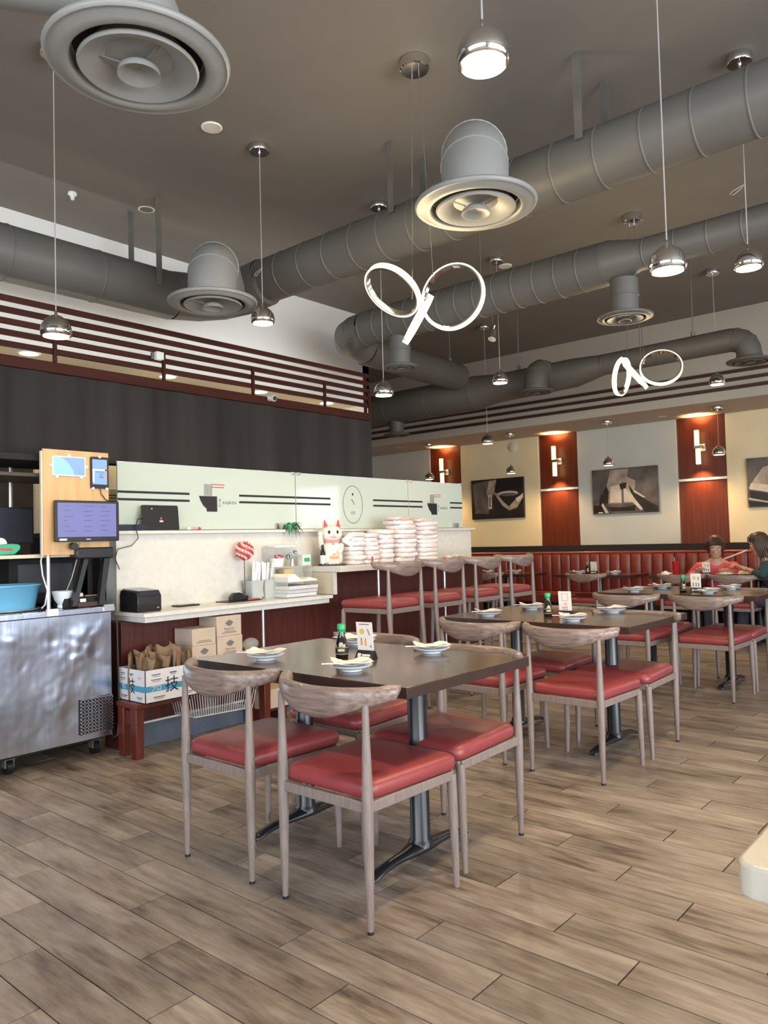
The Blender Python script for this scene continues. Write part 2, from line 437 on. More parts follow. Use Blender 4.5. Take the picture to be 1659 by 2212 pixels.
# far wall with a small window opening right of the frame
b = MB()
b.box(XL, 0.45, YB, YB+0.15, 0, ZC); b.box(1.75, XR, YB, YB+0.15, 0, ZC)
b.box(0.45, 1.75, YB, YB+0.15, 0, 1.2); b.box(0.45, 1.75, YB, YB+0.15, 2.3, ZC)
wall_back = struct('wall_back', b, M['white'], 'far dining room wall')
# wall panels: alternating painted panels and orange-brown veneer strips with a pale bar
for i, (x0, x1, k) in enumerate([(-9.4, -7.57, 'grey_wall'), (-6.96, -5.575, 'yellow_wall'), (-4.96, -3.565, 'grey_wall'), (-2.96, -1.56, 'yellow_wall'), (-0.96, 0.40, 'grey_wall')]):  # panel tone alternates between warm cream and cool grey
    MB().box(x0, x1, YB-0.035, YB, 1.13, 2.74).build('painted_panel', M[k], wall_back, bevel=0.006)
for xc in (-7.265, -5.265, -3.26, -1.26):
    MB().box(xc-0.295, xc+0.295, YB-0.02, YB, 1.955, 2.74).build('veneer_panel', M['wallwood'], wall_back)
    MB().box(xc-0.295, xc+0.295, YB-0.02, YB, 1.13, 1.93).build('veneer_panel', M['wallwood'], wall_back)
    MB().box(xc-0.30, xc+0.30, YB-0.03, YB, 1.928, 1.957).build('metal_bar', M['white'], wall_back)
struct('trim_1', MB().box(XL, XR, YB-0.05, YB, 0, 1.13), M['blackmat'], 'black band behind the banquette')
# dropped soffit along the far wall
soffit = struct('ceiling_soffit', MB().box(XL, XR, 8.98, YB, 2.74, ZC), M['fascia'], 'cream dropped soffit above the banquette')
for z in (3.045, 2.955, 2.865):
    MB().box(XL, XR, 8.945, 8.98, z-0.017, z+0.017).build('slat', M['slat_far'], soffit)
MB().box(XL, XR, 8.965, 8.98, 2.74, 2.84).build('fascia', M['fascia'], soffit)

# kitchen: white upper wall, low lit ceiling, dark soffit band
struct('wall_kitchen', MB().box(-5.64, -5.6, YF, 6.3, 2.76, ZC).box(-9.5, -5.6, 6.2, 6.3, 0, ZC), M['white'], 'white upper wall above the kitchen')
struct('ceiling_kitchen', MB().box(-9.5, -5.64, YF, 6.2, 2.76, 2.80), M['cream'])
struct('wall_kitchen_inner', MB().box(-7.0, -6.9, YF, 6.2, 0, 2.76), M['kitchen'])
wav = MB()
def wave(u, v):
    y = -3.4+u*8.87
    return (-4.85+0.006*math.sin(y*23)+0.004*math.sin(y*9.1+1), y, 1.85+v*0.575)
wav.grid(wave, 420, 1)
wav.box(-4.98, -4.87, -3.4, 5.46, 1.85, 2.42)
tag(wav.build('trim_2', M['panel_dark'], angle=60), 'dark grey-brown cloth band over the counter', kind='structure')

scr = thing('slat_screen', 'long red-brown horizontal slat screen on top of the dark band above the counter', 'screen', (-4.85, 5.45, 2.42))
def sb(*a): return MB(Matrix.Translation((4.85, -5.45, -2.42))).box(*a)
sb(-4.875, -4.825, -3.4, 5.45, 2.415, 2.485).build('rail', M['slat'], scr, bevel=0.004)
for z in (2.848, 2.775, 2.703, 2.632, 2.56):
    sb(-4.868, -4.838, -3.4, 5.45, z-0.017, z+0.017).build('slat', M['slat'], scr)
for y in (-1.7, 0.0, 1.0, 2.364, 3.178, 4.012, 4.833, 5.43):
    sb(-4.838, -4.818, y-0.011, y+0.011, 2.485, 2.70).build('post', M['slat'], scr)
for y in (-1.0, 1.9, 5.43):
    sb(-4.89, -4.868, y-0.012, y+0.012, 2.485, 2.865).build('stay', M['slat'], scr)

# counter walls
struct('wall_counter', MB().box(-4.63, -4.42, 2.57, 4.27, 0, 0.798).box(-4.63, -4.42, 4.27, 6.66, 0, 1.033), M['mahog'], 'dark mahogany panelled counter base wall')
struct('baseboard_counter', MB().box(-4.42, -4.405, 2.57, 6.66, 0, 0.145), M['baseboard'], 'slate blue skirting under the counter')
struct('trim_3', MB().box(-4.42, -4.40, 2.57, 6.66, 0.145, 0.157), M['white'])
ub = MB().box(-4.68, -4.55, 2.62, 6.66, 0.8, 1.355)
struct('wall_counter_upper', ub, M['stone'], 'cream stone-faced raised wall behind the counter')
led = tag(MB().box(-4.80, -4.515, 2.59, 6.70, 1.355, 1.378).build('ledge', M['stone'], bevel=0.004), 'long cream ledge on top of the raised counter wall', 'ledge')
# low service counter
cnt = thing('service_counter', 'low cream stone service counter with a stepped edge beside the steel cabinet', 'counter', (-4.37, 3.4, 0.86))
def cb(*a): return MB(Matrix.Translation((4.37, -3.4, -0.86))).box(*a)
cb(-4.55, -4.20, 2.60, 4.245, 0.835, 0.86).build('worktop', M['stone'], cnt, bevel=0.003)
cb(-4.55, -4.222, 2.62, 4.225, 0.80, 0.835).build('edge_step', M['stone'], cnt, bevel=0.003)
tag(MB().cyl((-4.25, 3.58, 0), (-4.25, 3.58, 0.799), 0.012).build('support_post', M['steelbar']), 'thin steel post under the low service counter', 'post')
# high bar
bar = thing('bar_counter', 'higher cream bar top with mahogany front where the bar chairs stand', 'counter', (-4.3, 5.4, 1.08))
def bb(*a): return MB(Matrix.Translation((4.3, -5.4, -1.08))).box(*a)
bb(-4.55, -4.12, 4.255, 6.64, 1.035, 1.08).build('bar_top', M['stone'], bar, bevel=0.004)
bb(-4.55, -4.215, 4.262, 4.28, 0.862, 1.033).build('end_panel', M['beige'], bar)
bb(-4.212, -4.195, 4.255, 4.285, 0.862, 1.033).build('edge_strip', M['stone'], bar)
for y in (4.78, 5.7):
    tag(MB().cyl((-4.2, y, 0), (-4.2, y, 1.034), 0.012).build('support_post', M['steelbar']), 'thin steel post under the bar top '+('left of the first bar chair' if y < 5 else 'between the second and third bar chairs'), 'post')

# glass screen on the ledge
gs = thing('glass_screen', 'pale green film-backed glass screen with black stripes on the ledge', 'screen', (-4.62, 4.6, 1.378))
GT = Matrix.Translation((4.62, -4.6, -1.378))
GY = (2.67, 4.26, 5.72, 6.62); GZ0, GZ1 = 1.384, 1.836
panes = []
for i in range(3):
    a, b2 = GY[i]+0.004, GY[i+1]-0.004
    p = MB(GT).box(-4.63, -4.618, a, b2, GZ0, GZ1).build('pane', M['glassfilm'], gs, bevel=0.001)
    MB(GT).box(-4.6305, -4.6165, a-0.002, b2+0.002, GZ1, GZ1+0.006).build('edge', M['glassedge'], p)
    panes.append(p)
def stripe(p, y0, y1):
    for z in (1.640, 1.590):
        MB(GT).box(-4.618, -4.6165, y0, y1, z-0.008, z+0.008).build('stripe', M['ink'], p)
stripe(panes[0], 2.674, 3.235); stripe(panes[0], 3.68, 4.256)
stripe(panes[1], 4.264, 4.66); stripe(panes[1], 5.21, 5.716); stripe(panes[2], 5.724, 5.94); stripe(panes[2], 6.40, 6.616)
def bowl_logo(p, y, s, full=True):
    X = GT @ FX(-4.6175, y, 1.6)
    bowl = [(-.085*s, .028*s), (.075*s, .028*s), (.075*s, -.085*s), (-.018*s, -.085*s), (-.02*s, -.065*s), (-.05*s, -.04*s), (-.072*s, -.005*s)]
    MB(X).prism(bowl, 0, .0008).build('bowl_mark', M['ink'], p)
    nb = MB(X)
    for k in range(7): nb.box(-.038*s+k*.0105*s, -.033*s+k*.0105*s, .03*s, .115*s, 0, .0008)
    nb.build('noodle_mark', M['inkgrey'], p)
    MB(X).box(.025*s, .145*s, .112*s, .118*s, 0, .0008).box(.025*s, .14*s, .092*s, .098*s, 0, .0008).build('chopstick_mark', M['inkred'], p)
    text('lettering', 'KAJIKEN', .034*s, M['inkgrey'], X @ Matrix.Translation((.19*s, -.018*s, 0)), p)
    text('lettering', '油\nそ\nば', .022*s, M['inkgrey'], X @ Matrix.Translation((.10*s, -.02*s, 0)), p)
bowl_logo(panes[0], 3.40, 1.0); bowl_logo(panes[2], 6.10, 1.0)
X = GT @ FX(-4.6175, 4.94, 1.595)
MB(X).tube([(.125*math.cos(a*PI/24), .165*math.sin(a*PI/24), 0) for a in range(48)], .003, 5, closed=True).build('ring_mark', M['inkgrey'], panes[1])
MB(X).lathe([(0.0001, 0), (.011, 0), (.011, .001), (.0001, .001)], 12, (0, .09, 0)).build('dot_mark', M['ink'], panes[1])
MB(X).tube([(-.02, .045, 0), (.0, .03, 0), (.018, .0, 0)], .004, 5).build('stroke_mark', M['inkgrey'], panes[1])
text('lettering', 'YEE', .04, M['inkgrey'], X @ Matrix.Translation((0, -.075, 0)), panes[1])
for y in (4.23, 4.29, 5.69, 5.75):
    MB(GT).box(-4.634, -4.606, y-0.022, y+0.022, GZ1-0.012, GZ1+0.012).build('clamp', M['chrome'], gs, bevel=0.003)
MB(GT).box(-4.634, -4.606, 6.585, 6.625, GZ1-0.01, GZ1+0.012).build('clamp', M['steelbar'], gs)
for y in (4.04, 6.44, 6.50):
    MB(GT).box(-4.618, -4.59, y-0.012, y+0.012, 1.378, 1.43).build('foot_clamp', M['steelbar'], gs)

# ================================================================== DUCTS
def duct_tube(b, pts, r, n=28, mi=0):
    return b.tube(pts, r, n, mi)
def run(b, p0, p1, r, step=0.24, bead=0.004, r1=None, n=28):
    """straight duct with raised seam beads"""
    p0, p1 = Vector(p0), Vector(p1); L = (p1-p0).length; k = max(1, int(L/step)); pts = []; rr = []
    r1 = r if r1 is None else r1
    for i in range(k):
        t0 = i/k; s0 = p0.lerp(p1, t0); ra = r+(r1-r)*t0
        rb = r+(r1-r)*(i+1)/k; s1 = p0.lerp(p1, (i+1)/k); e = (p1-p0).normalized()
        pts += [s0+e*0.001, s0+e*0.004, s0+e*0.010, s0+e*0.013]; rr += [ra, ra+bead, ra+bead, ra]
        pts += [s1-e*0.001]; rr += [rb]
    return b.tube(pts, rr, n)
def bend(c0, corner, c1, rad, n=5):
    c0, corner, c1 = Vector(c0), Vector(corner), Vector(c1)
    a = (c0-corner).normalized(); d = (c1-corner).normalized()
    out = []
    for i in range(n+1):
        t = i/n
        p = (corner+a*rad)*(1-t)**2+corner*2*t*(1-t)+(corner+d*rad)*t*t
        out.append(p)
    return out
def diffuser(name, label, c, r, path, neck_r, paint='diffuser', n=44):
    """round ceiling diffuser hanging from a neck that follows path"""
    t = thing(name, label, 'diffuser', c)
    s = r/0.27
    prof = [(.194, .055), (.196, .012), (.201, .002), (.211, -.003), (.232, .001), (.250, .010), (.260, .011), (.264, .009), (.271, .014), (.273, .022), (.268, .030), (.20, .048), (.152, .068)]
    MB().lathe([(a*s, z*s) for a, z in prof], n).build('flange', M[paint], t, angle=60)
    MB().lathe([(a*s, z*s) for a, z in [(.176, .006), (.178, .000), (.172, -.006), (.132, .008), (.092, .034), (.086, .040), (.092, .042), (.134, .018), (.176, .006)]], n).build('cone_ring', M[paint], t, angle=60)
    MB().lathe([(a*s, z*s) for a, z in [(.001, .004), (.040, -.002), (.060, -.022), (.064, -.022), (.061, -.004), (.042, .012), (.001, .018)]], 28).build('centre_cup', M[paint], t, angle=60)
    MB().lathe([(.001, .066*s), (.190*s, .050*s)], n).build('throat_shade_disc', M['throatshade'], t)  # closed disc, its dark colour standing in for shade in the neck
    q = MB()
    for a in (0, 2*PI/3, 4*PI/3):
        q.tube([(.05*s*math.cos(a), .05*s*math.sin(a), .01*s), (.16*s*math.cos(a), .16*s*math.sin(a), .03*s)], .004*s, 5)
    tag(q.build('spokes', M['strap'], t), kind='stuff')
    pts = [Vector(p)-Vector(c) for p in path]
    nb = MB(); nb.tube(pts, neck_r, 26)
    nk = nb.build('neck', M[paint], t, angle=25)
    rb = MB()
    if True:
        p = pts[0].lerp(pts[1], .92); e = (pts[1]-pts[0]).normalized()
        rb.tube([p-e*.006, p-e*.004, p+e*.004, p+e*.006], [neck_r, neck_r+.004, neck_r+.004, neck_r], 26)
    if len(pts) > 4:
        for q in (3, 5):
            p = pts[q]; e = (pts[q+1]-pts[q-1]).normalized()
            rb2 = MB(); rb2.tube([p-e*.006, p-e*.004, p+e*.004, p+e*.006], [neck_r, neck_r+.004, neck_r+.004, neck_r], 26); rb2.build('seam', M[paint], nk)
    rb.build('seam', M[paint], nk)
    return t
def neck_path(c, zt, dirn, L, rad):
    c = Vector(c); top = Vector((c.x, c.y, zt)); d = Vector(dirn).normalized()
    return [c+Vector((0, 0, .03))]+bend(c, top, top+d, rad)+[top+d*L]

dt = thing('main_duct', 'large grey round duct running across the room over the near tables', 'duct', (0, 3.76, 3.24))
T = Matrix.Translation((0, -3.76, -3.24))
def local(b): b.X = T; return b
run(local(MB()), (-4.35, 3.76, 3.24), (4.45, 3.76, 3.24), 0.16).build('duct_pipe', M['duct'], dt, angle=30)
run(local(MB()), (-4.85, -3.45, 3.13), (-4.85, 3.26, 3.13), 0.175, 0.6).build('duct_pipe', M['duct'], dt, angle=30)
local(MB()).tube([(-4.85, 3.26, 3.13)]+bend((-4.85, 3.2, 3.13), (-4.85, 3.76, 3.18), (-4.3, 3.76, 3.24), .5, 4)+[(-4.35, 3.76, 3.24)], 0.175, 28).build('elbow', M['duct'], dt, angle=12)
d2 = thing('middle_duct', 'middle grey round duct that narrows to the right and turns at the white wall', 'duct', (-2, 5, 3.14))
T = Matrix.Translation((2, -5, -3.14))
run(local(MB()), (-4.45, 5, 3.14), (-2.22, 5, 3.14), 0.152, 0.17).build('duct_pipe', M['duct'], d2, angle=30)
local(MB()).tube([(-2.22, 5, 3.14), (-2.18, 5, 3.14), (-1.98, 5, 3.14), (-1.94, 5, 3.14)], [.152, .152, .105, .105], 28).build('reducer', M['duct'], d2, angle=20)
run(local(MB()), (-1.94, 5, 3.14), (4.45, 5, 3.14), 0.105, 0.2, .003).build('duct_pipe', M['duct'], d2, angle=30)
local(MB()).tube([(-4.45, 5, 3.14)]+bend((-4.3, 5, 3.14), (-4.85, 5, 3.13), (-4.85, 6, 3.09), .4, 5)+[(-4.85, 5.42, 3.10)], 0.152, 28).build('elbow', M['duct'], d2, angle=12)
run(local(MB()), (-4.85, 5.42, 3.10), (-4.85, 6.95, 3.05), 0.150, 0.8, .002).build('duct_pipe', M['ductshaded'], d2, angle=30)
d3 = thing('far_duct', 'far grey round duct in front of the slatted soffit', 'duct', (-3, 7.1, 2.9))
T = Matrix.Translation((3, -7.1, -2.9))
run(local(MB()), (-7.2, 7.1, 2.86), (-4.72, 7.1, 2.88), 0.19, 0.5, .002).build('duct_pipe', M['ductshaded'], d3, angle=30)
local(MB()).tube([(-4.72, 7.1, 2.88), (-4.45, 7.1, 2.89), (-3.52, 7.1, 2.91), (-3.22, 7.1, 2.94)], [.19, .155, .145, .102], 28).build('reducer', M['ductshaded'], d3, angle=15)
run(local(MB()), (-3.22, 7.1, 2.94), (-2.1, 7.1, 2.955), 0.102, 0.5, .002).build('duct_pipe', M['ductshaded'], d3, angle=30)
for (x, y, z0, l) in ((-1.72, 3.60, 3.30, 'before the large duct, right of the warm diffuser'), (-1.72, 3.93, 3.24, 'behind the large duct, right of the warm diffuser'), (-2.98, 3.60, 3.30, 'before the large duct, above the near ring light'), (-2.98, 3.93, 3.24, 'behind the large duct, above the near ring light')):
    tag(MB().box(x-.022, x+.022, y-.002, y+.002, z0, ZC-.001).build('hanger_strap', M['strap']), 'flat grey strap '+l, 'strap', 'straps of the large duct')
for (x, y, l) in ((-4.67, 3.05, 'on the room side of'), (-5.03, 3.05, 'on the wall side of')):
    tag(MB().box(x-.002, x+.002, y-.022, y+.022, 3.12, ZC-.001).build('hanger_strap', M['strap']), 'flat dark strap '+l+' the duct over the slats', 'strap', 'straps of the side duct')
for (x, y, z, l) in ((-4.17, 7.1, 3.05, 'above the domed elbow of the far duct'), (-2.35, 7.1, 3.05, 'near the right end of the far duct'), (-4.85, 6.1, 3.2, 'above the linking duct, nearer one'), (-4.85, 6.8, 3.2, 'above the linking duct, farther one'), (-3.25, 5.0, 3.28, 'above the middle duct')):
    tag(MB().cyl((x, y, z), (x, y, ZC-.001), .006, n=8).cyl((x, y, z-.005), (x, y, z+.045), .02, n=8).build('hanger_rod', M['strap']), 'thin hanging rod '+l, 'rod', 'rods of the far ducts')

dl = 'round grey ceiling diffuser '
diffuser('air_diffuser', dl+'at the upper left corner, largest in view', (-2.02, 1.26, 2.72), .27, neck_path((-2.02, 1.26, 2.72), 3.0, (-.54, -.84, 0), 1.6, .20), .135)
diffuser('air_diffuser', dl+'lit warm underneath, in front of the large duct', (-1.86, 2.84, 2.735), .27, neck_path((-1.86, 2.84, 2.735), 3.02, (-.55, .84, .26), .85, .22), .150)
diffuser('air_diffuser', dl+'hanging above the slat screen by the side duct', (-3.82, 2.87, 2.745), .27, neck_path((-3.82, 2.87, 2.745), 3.03, (-.72, .66, .10), .80, .22), .150)
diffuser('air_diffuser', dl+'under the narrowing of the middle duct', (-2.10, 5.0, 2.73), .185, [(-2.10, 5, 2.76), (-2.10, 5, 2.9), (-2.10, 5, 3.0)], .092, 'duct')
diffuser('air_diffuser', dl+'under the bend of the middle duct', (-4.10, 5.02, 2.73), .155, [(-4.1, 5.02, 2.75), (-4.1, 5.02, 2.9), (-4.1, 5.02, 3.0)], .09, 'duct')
diffuser('air_diffuser', 'dark round diffuser on a domed elbow of the far duct', (-3.84, 6.86, 2.72), .18, neck_path((-3.84, 6.86, 2.72), 2.96, (0, 1, 0), .2, .16), .12, 'ductshaded')
diffuser('air_diffuser', 'dark round diffuser at the right end of the far duct', (-1.88, 7.1, 2.73), .19, neck_path((-1.88, 7.1, 2.73), 2.955, (-1, 0, 0), .24, .16), .103, 'ductshaded')
diffuser('air_diffuser', 'dark round diffuser low at the far left end of the far duct', (-5.88, 7.1, 2.53), .16, [(-5.88, 7.1, 2.55), (-5.88, 7.1, 2.6), (-5.88, 7.1, 2.72)], .09, 'ductshaded')

# ================================================================== LAMPS
def pendant(label, x, y, z, zt=ZC, watts=9, bright=True, loop=None, group=None):
    t = thing('pendant_lamp', label, 'lamp', (x, y, z), group=group)
    h = zt-z
    MB().lathe([(.001, h-.001), (.062, h-.001), (.064, h-.006), (.064, h-.040), (.060, h-.046), (.010, h-.046), (.008, h-.058), (.001, h-.060)], 28).build('canopy', M['chrome'], t)
    MB().tube([(0, 0, h-.05), (0, 0, .09)], .0028, 6).build('cord', M['ladder'], t)
    MB().lathe([(.001, .102), (.006, .098), (.008, .080), (.028, .072), (.052, .053), (.068, .028), (.0735, .0), (.070, -.022), (.064, -.026), (.064, -.020), (.066, -.002), (.060, .02), (.03, .06)], 32).build('dome_shade', M['chrome'], t, angle=50)
    MB().lathe([(.001, -.030), (.035, -.028), (.058, -.020), (.060, -.012), (.001, .0)], 24).build('lens', M['bulb' if bright else 'bulb_dim'], t)
    if loop:
        lz = loop-z
        MB().tube([(0, .004, lz), (-.03, .0, lz-.012), (-.062, 0, lz-.022), (-.075, 0, lz-.035), (-.06, 0, lz-.042), (-.03, 0, lz-.028), (0, .004, lz-.002)], .0022, 6).build('cord_loop', M['ladder'], t)
    ld = bpy.data.lights.new('lamp_light', 'SPOT'); ld.energy = watts*3; ld.color = (1.0, .76, .46); ld.shadow_soft_size = .04
    ld.spot_size = R(165); ld.spot_blend = 0.6
    lo = bpy.data.objects.new('lamp_light', ld); COL.objects.link(lo); lo.parent = t; lo.location = (0, 0, -.045)
    return t
LB = 'chrome half-dome pendant lamp '
pendant(LB+'hanging low over the left end of the slat screen', -3.6, 1.77, 2.33, watts=5)
pendant(LB+'glowing at the top edge beside the warm diffuser', -1.10, 1.74, 2.58, watts=16)
pendant(LB+'with a looped cord beside the diffuser over the slats', -3.6, 3.08, 2.655, watts=7, loop=2.98)
pendant(LB+'glowing brightly in front of the middle duct', -1.09, 3.03, 2.335, watts=14)
pendant(LB+'at the right end of the slat screen', -3.6, 4.21, 2.35, watts=7)
pendant(LB+'with a looped cord at the right edge', -1.10, 4.21, 2.65, watts=12, loop=3.07)
pendant(LB+'between the two knotted ring lights, over the far tables', -3.58, 5.77, 2.655, watts=8)
pendant(LB+'right of the far ring light, before the slatted soffit', -2.28, 7.5, 2.68, watts=9)
pendant(LB+'alone before the painted wall, highest of the far ones', -4.85, 7.5, 2.385, watts=6, bright=False)
SL = 'chrome half-dome pendant lamp under the soffit '
pendant(SL+'above the picture of steaming noodles', -4.2, 9.30, 2.18, 2.74, 5, False)
pendant(SL+'above the picture of the tilted bowl', -5.64, 9.30, 2.19, 2.74, 5, False)
pendant(SL+'beside the right sconce', -2.84, 9.30, 2.19, 2.74, 5, False)
pendant(SL+'beside the sconce behind the glass screen', -7.08, 9.30, 2.21, 2.74, 5, False)

def ring_light(label, x, y, rings, wires, watts):
    t = thing('ring_chandelier', label, 'lamp', (x, y, ZC))
    MB().lathe([(.001, -.001), (.075, -.001), (.077, -.008), (.077, -.050), (.070, -.056), (.001, -.058)], 28).build('canopy', M['chrome'], t)
    O = Vector((x, y, ZC))
    for c, r, e1, e2 in rings:
        c = Vector(c)-O; e1 = Vector(e1).normalized(); e2 = Vector(e2); e2 = (e2-e1*e2.dot(e1)).normalized(); nn = e1.cross(e2)
        def band(r0, r1, w):
            b = MB(); N = 56; rg = []
            for i in range(N):
                a = 2*PI*i/N; d = e1*math.cos(a)+e2*math.sin(a)
                rg.append([c+d*r0-nn*w, c+d*r1-nn*w, c+d*r1+nn*w, c+d*r0+nn*w])
            return b.loft(rg, 0, False, True)
        g = band(r-.009, r-.001, .015).build('metal_ring', M['chrome'], t)
        band(r-.001, r+.007, .0145).build('led_strip', M['ledstrip'], g)
        ld = bpy.data.lights.new('ring_glow', 'POINT'); ld.energy = watts; ld.color = (1, .78, .45); ld.shadow_soft_size = .12
        lo = bpy.data.objects.new('ring_glow', ld); COL.objects.link(lo); lo.parent = t; lo.location = c
    for w in wires:
        MB().tube([(w[3]-x if len(w) > 3 else (w[0]-x)*.3, w[4]-y if len(w) > 3 else (w[1]-y)*.3, -.05), (w[0]-x, w[1]-y, w[2]-ZC)], .0025, 6).build('wire', M['chrome'], t)
ring_light('near knotted ring chandelier of three glowing loops over the first table', -2.365, 3.08,
    [((-2.205, 3.132, 2.486), .163, (.175, .103, .979), (-.963, -.188, .192)), ((-2.401, 2.896, 2.508), .147, (.61, .554, -.566), (.781, -.541, .312)),
     ((-2.361, 3.043, 2.386), .129, (.394, .297, .87), (-.731, .675, .101))], [(-2.40, 3.05, 2.50), (-2.30, 3.10, 2.60)], 7)
ring_light('far knotted ring chandelier of three glowing loops in front of the slats', -2.33, 5.76,
    [((-2.19, 5.862, 2.548), .15, (.645, .529, .551), (-.675, .056, .736)), ((-2.423, 5.664, 2.484), .139, (.201, .125, .972), (.059, -.992, .116)),
     ((-2.374, 5.771, 2.521), .151, (.473, .445, -.76), (-.445, .866, .23))], [(-2.41, 5.74, 2.63), (-2.31, 5.77, 2.60), (-2.29, 5.78, 2.58)], 5)

def sconce(label, x):
    t = thing('wall_sconce', label, 'lamp', (x, 9.96, 2.34))
    MB().box(-.055, .055, -.005, .02, -.045, .045).box(-.02, .02, -.07, 0, -.015, .015).build('bracket', M['steelbar'], t, bevel=.003)
    MB().box(-.055, .045, -.115, -.055, -.02, .02).build('clamp', M['chrome'], t, bevel=.003)
    MB().box(-.045, .005, -.11, -.07, .02, .215).build('upper_glass', M['sconce_glass'], t, bevel=.003)
    MB().box(-.035, .015, -.11, -.07, -.215, -.02).build('lower_glass', M['sconce_glass'], t, bevel=.003)
    for z in (.255, -.255):
        ld = bpy.data.lights.new('sconce_light', 'SPOT'); ld.energy = 40; ld.color = (1, .58, .25); ld.shadow_soft_size = .03; ld.spot_size = R(120); ld.spot_blend = 1
        lo = bpy.data.objects.new('sconce_light', ld); COL.objects.link(lo); lo.parent = t; lo.location = (0, -.09, z*.9)
        lo.rotation_euler = (R(180) if z > 0 else 0, 0, 0)
sconce('glowing seeded-glass wall sconce seen just over the glass screen', -7.25)
sconce('glowing seeded-glass wall sconce between the two far pictures', -5.255)
sconce('glowing seeded-glass wall sconce above the seated people', -3.255)
sconce('glowing seeded-glass wall sconce past the right edge of the far wall', -1.255)

# ceiling fittings
def disc(name, label, cat, x, y, z, r, m, h=.008):
    t = thing(name, label, cat, (x, y, z))
    MB().lathe([(r*.8, 0), (r, 0), (r*1.02, -h*.5), (r*.95, -h), (r*.8, -h)], 24).build('rim', M['white'], t)
    MB().lathe([(.001, -h*.7), (r*.82, -h*.7)], 24).build('lens', m, t)
disc('recessed_light', 'round pale recessed ceiling light left of centre', 'light', -3.64, 2.75, ZC, .062, M['offlens'])
disc('recessed_light', 'small pale recessed light beside a far lamp canopy', 'light', -3.63, 6.0, ZC, .06, M['offlens'])
disc('ceiling_cover', 'faint round grey cover plate on the dark ceiling', 'cover', -4.9, 3.1, ZC, .06, M['ceiling'], .004)
for y, w in ((2.62, 'leftmost of four behind the slats'), (3.83, 'second from left behind the slats'), (4.87, 'third from left behind the slats'), (5.79, 'rightmost of four behind the slats')):
    disc('downlight', 'glowing kitchen downlight, '+w, 'light', -5.76, y, 2.759, .085, M['downlight'])
    ld = bpy.data.lights.new('downlight_glow', 'POINT'); ld.energy = 4; ld.color = (1, .80, .48); ld.shadow_soft_size = .08
    lo = bpy.data.objects.new('downlight_glow', ld); COL.objects.link(lo); lo.location = (-5.95, y, 2.15)
t = thing('ceiling_sensor', 'small white sprinkler head on the dark ceiling', 'sensor', (-5.03, 2.6, ZC))
MB().lathe([(.001, 0), (.03, 0), (.032, -.012), (.014, -.03), (.012, -.05), (.001, -.052)], 16).build('body', M['whiteplastic'], t)
t = thing('spotlight', 'small silver spotlight hanging left of a far pendant', 'light', (-3.5, 5.55, 3.0))
MB().tube([(0, 0, .75), (0, 0, .05)], .004, 6).tube([(-.02, 0, .08), (.0, 0, .03), (.02, 0, .08)], .004, 6).build('stem', M['chrome'], t)
MB().cyl((0, -.02, -.04), (0, .02, .04), .035, .028).build('head', M['chrome'], t)
t = thing('wall_device', 'oval pale detector on the painted far wall', 'detector', (-6.0, 9.965, 2.62))
MB(frame((0, 0, 0), (1, 0, 0), (0, 0, 1))).lathe([(.001, .03), (.05, .03), (.075, .012), (.075, 0)], 20).build('body', M['cream'], t)
t = thing('security_camera', 'white box security camera on the slat screen', 'camera', (-4.80, 3.115, 2.645))
MB().box(-.012, .03, -.03, .03, -.028, .028).build('body', M['whiteplastic'], t, bevel=.004)
MB().box(-.02, .0, -.05, -.03, -.022, .022).build('bracket', M['strap'], t)
t = thing('security_camera', 'small black and white camera at the foot of the slat screen', 'camera', (-4.79, 4.18, 2.475))
MB().cyl((-.03, 0, 0), (.03, 0, -.01), .026).build('body', M['whiteplastic'], t)
MB().cyl((.03, 0, -.01), (.036, 0, -.011), .020).build('lens', M['black'], t)
for x, y in ((-7.7, 9.35), (-3.6, 9.6)):
    tag(MB().lathe([(.001, -.004), (.05, -.004), (.05, 0)], 16, (x, y, 2.74)).build('soffit_vent', M['grey_wall']), 'small round vent on the soffit '+('behind the glass screen' if x < -5 else 'near the right sconce'), 'vent')

# ================================================================== CHAIRS AND TABLES
def crest_mesh(b, hw, zt, yb, hc=.112, he=.050):
    rings = []; N = 26
    for i in range(N+1):
        t = -1+2*i/N; t = math.copysign(1-(1-abs(t))**1.25, t); x = hw*t; y = yb+.135*abs(t)**3
        e = abs(t)
        h = he+(hc-he)*(math.cos(PI/2*min(1, e))**1.5)
        th = .017+.007*e
        if e > .965: k = math.sqrt(max(0, 1-((e-.965)/.038)**2)); h *= max(.3, k); th *= max(.3, k)
        zc = zt-.004*(1-e)-h/2+(.004 if e > .9 else 0)
        dy = .135*3*t*abs(t)/hw; tn = Vector((1, dy, 0)).normalized(); nr = Vector((-tn.y, tn.x, 0))
        ring = []
        for j in range(14):
            a = 2*PI*j/14; ca, sa = math.cos(a), math.sin(a)
            u = math.copysign(abs(ca)**.75, ca)*th*(1 if abs(ca) else 1); w = math.copysign(abs(sa)**.8, sa)*h/2
            tilt = -.12*w*(1-e)
            ring.append(Vector((x, y, zc))+nr*(u+tilt)+Vector((0, 0, w)))
        rings.append(ring)
    return b.loft(rings)
def leg(b, p0, p1, r0, rm, r1, pm=None):
    p0, p1 = Vector(p0), Vector(p1)
    ts = [0, .015, .25, .55, .8, 1]
    pts = []; rs = []
    for t in ts:
        pts.append(p0.lerp(p1, t)); rs.append(r0+(rm-r0)*math.sin(PI/2*min(1, t/1.0)) if r1 is None else 0)
    return b.tube(pts, rs, 12)
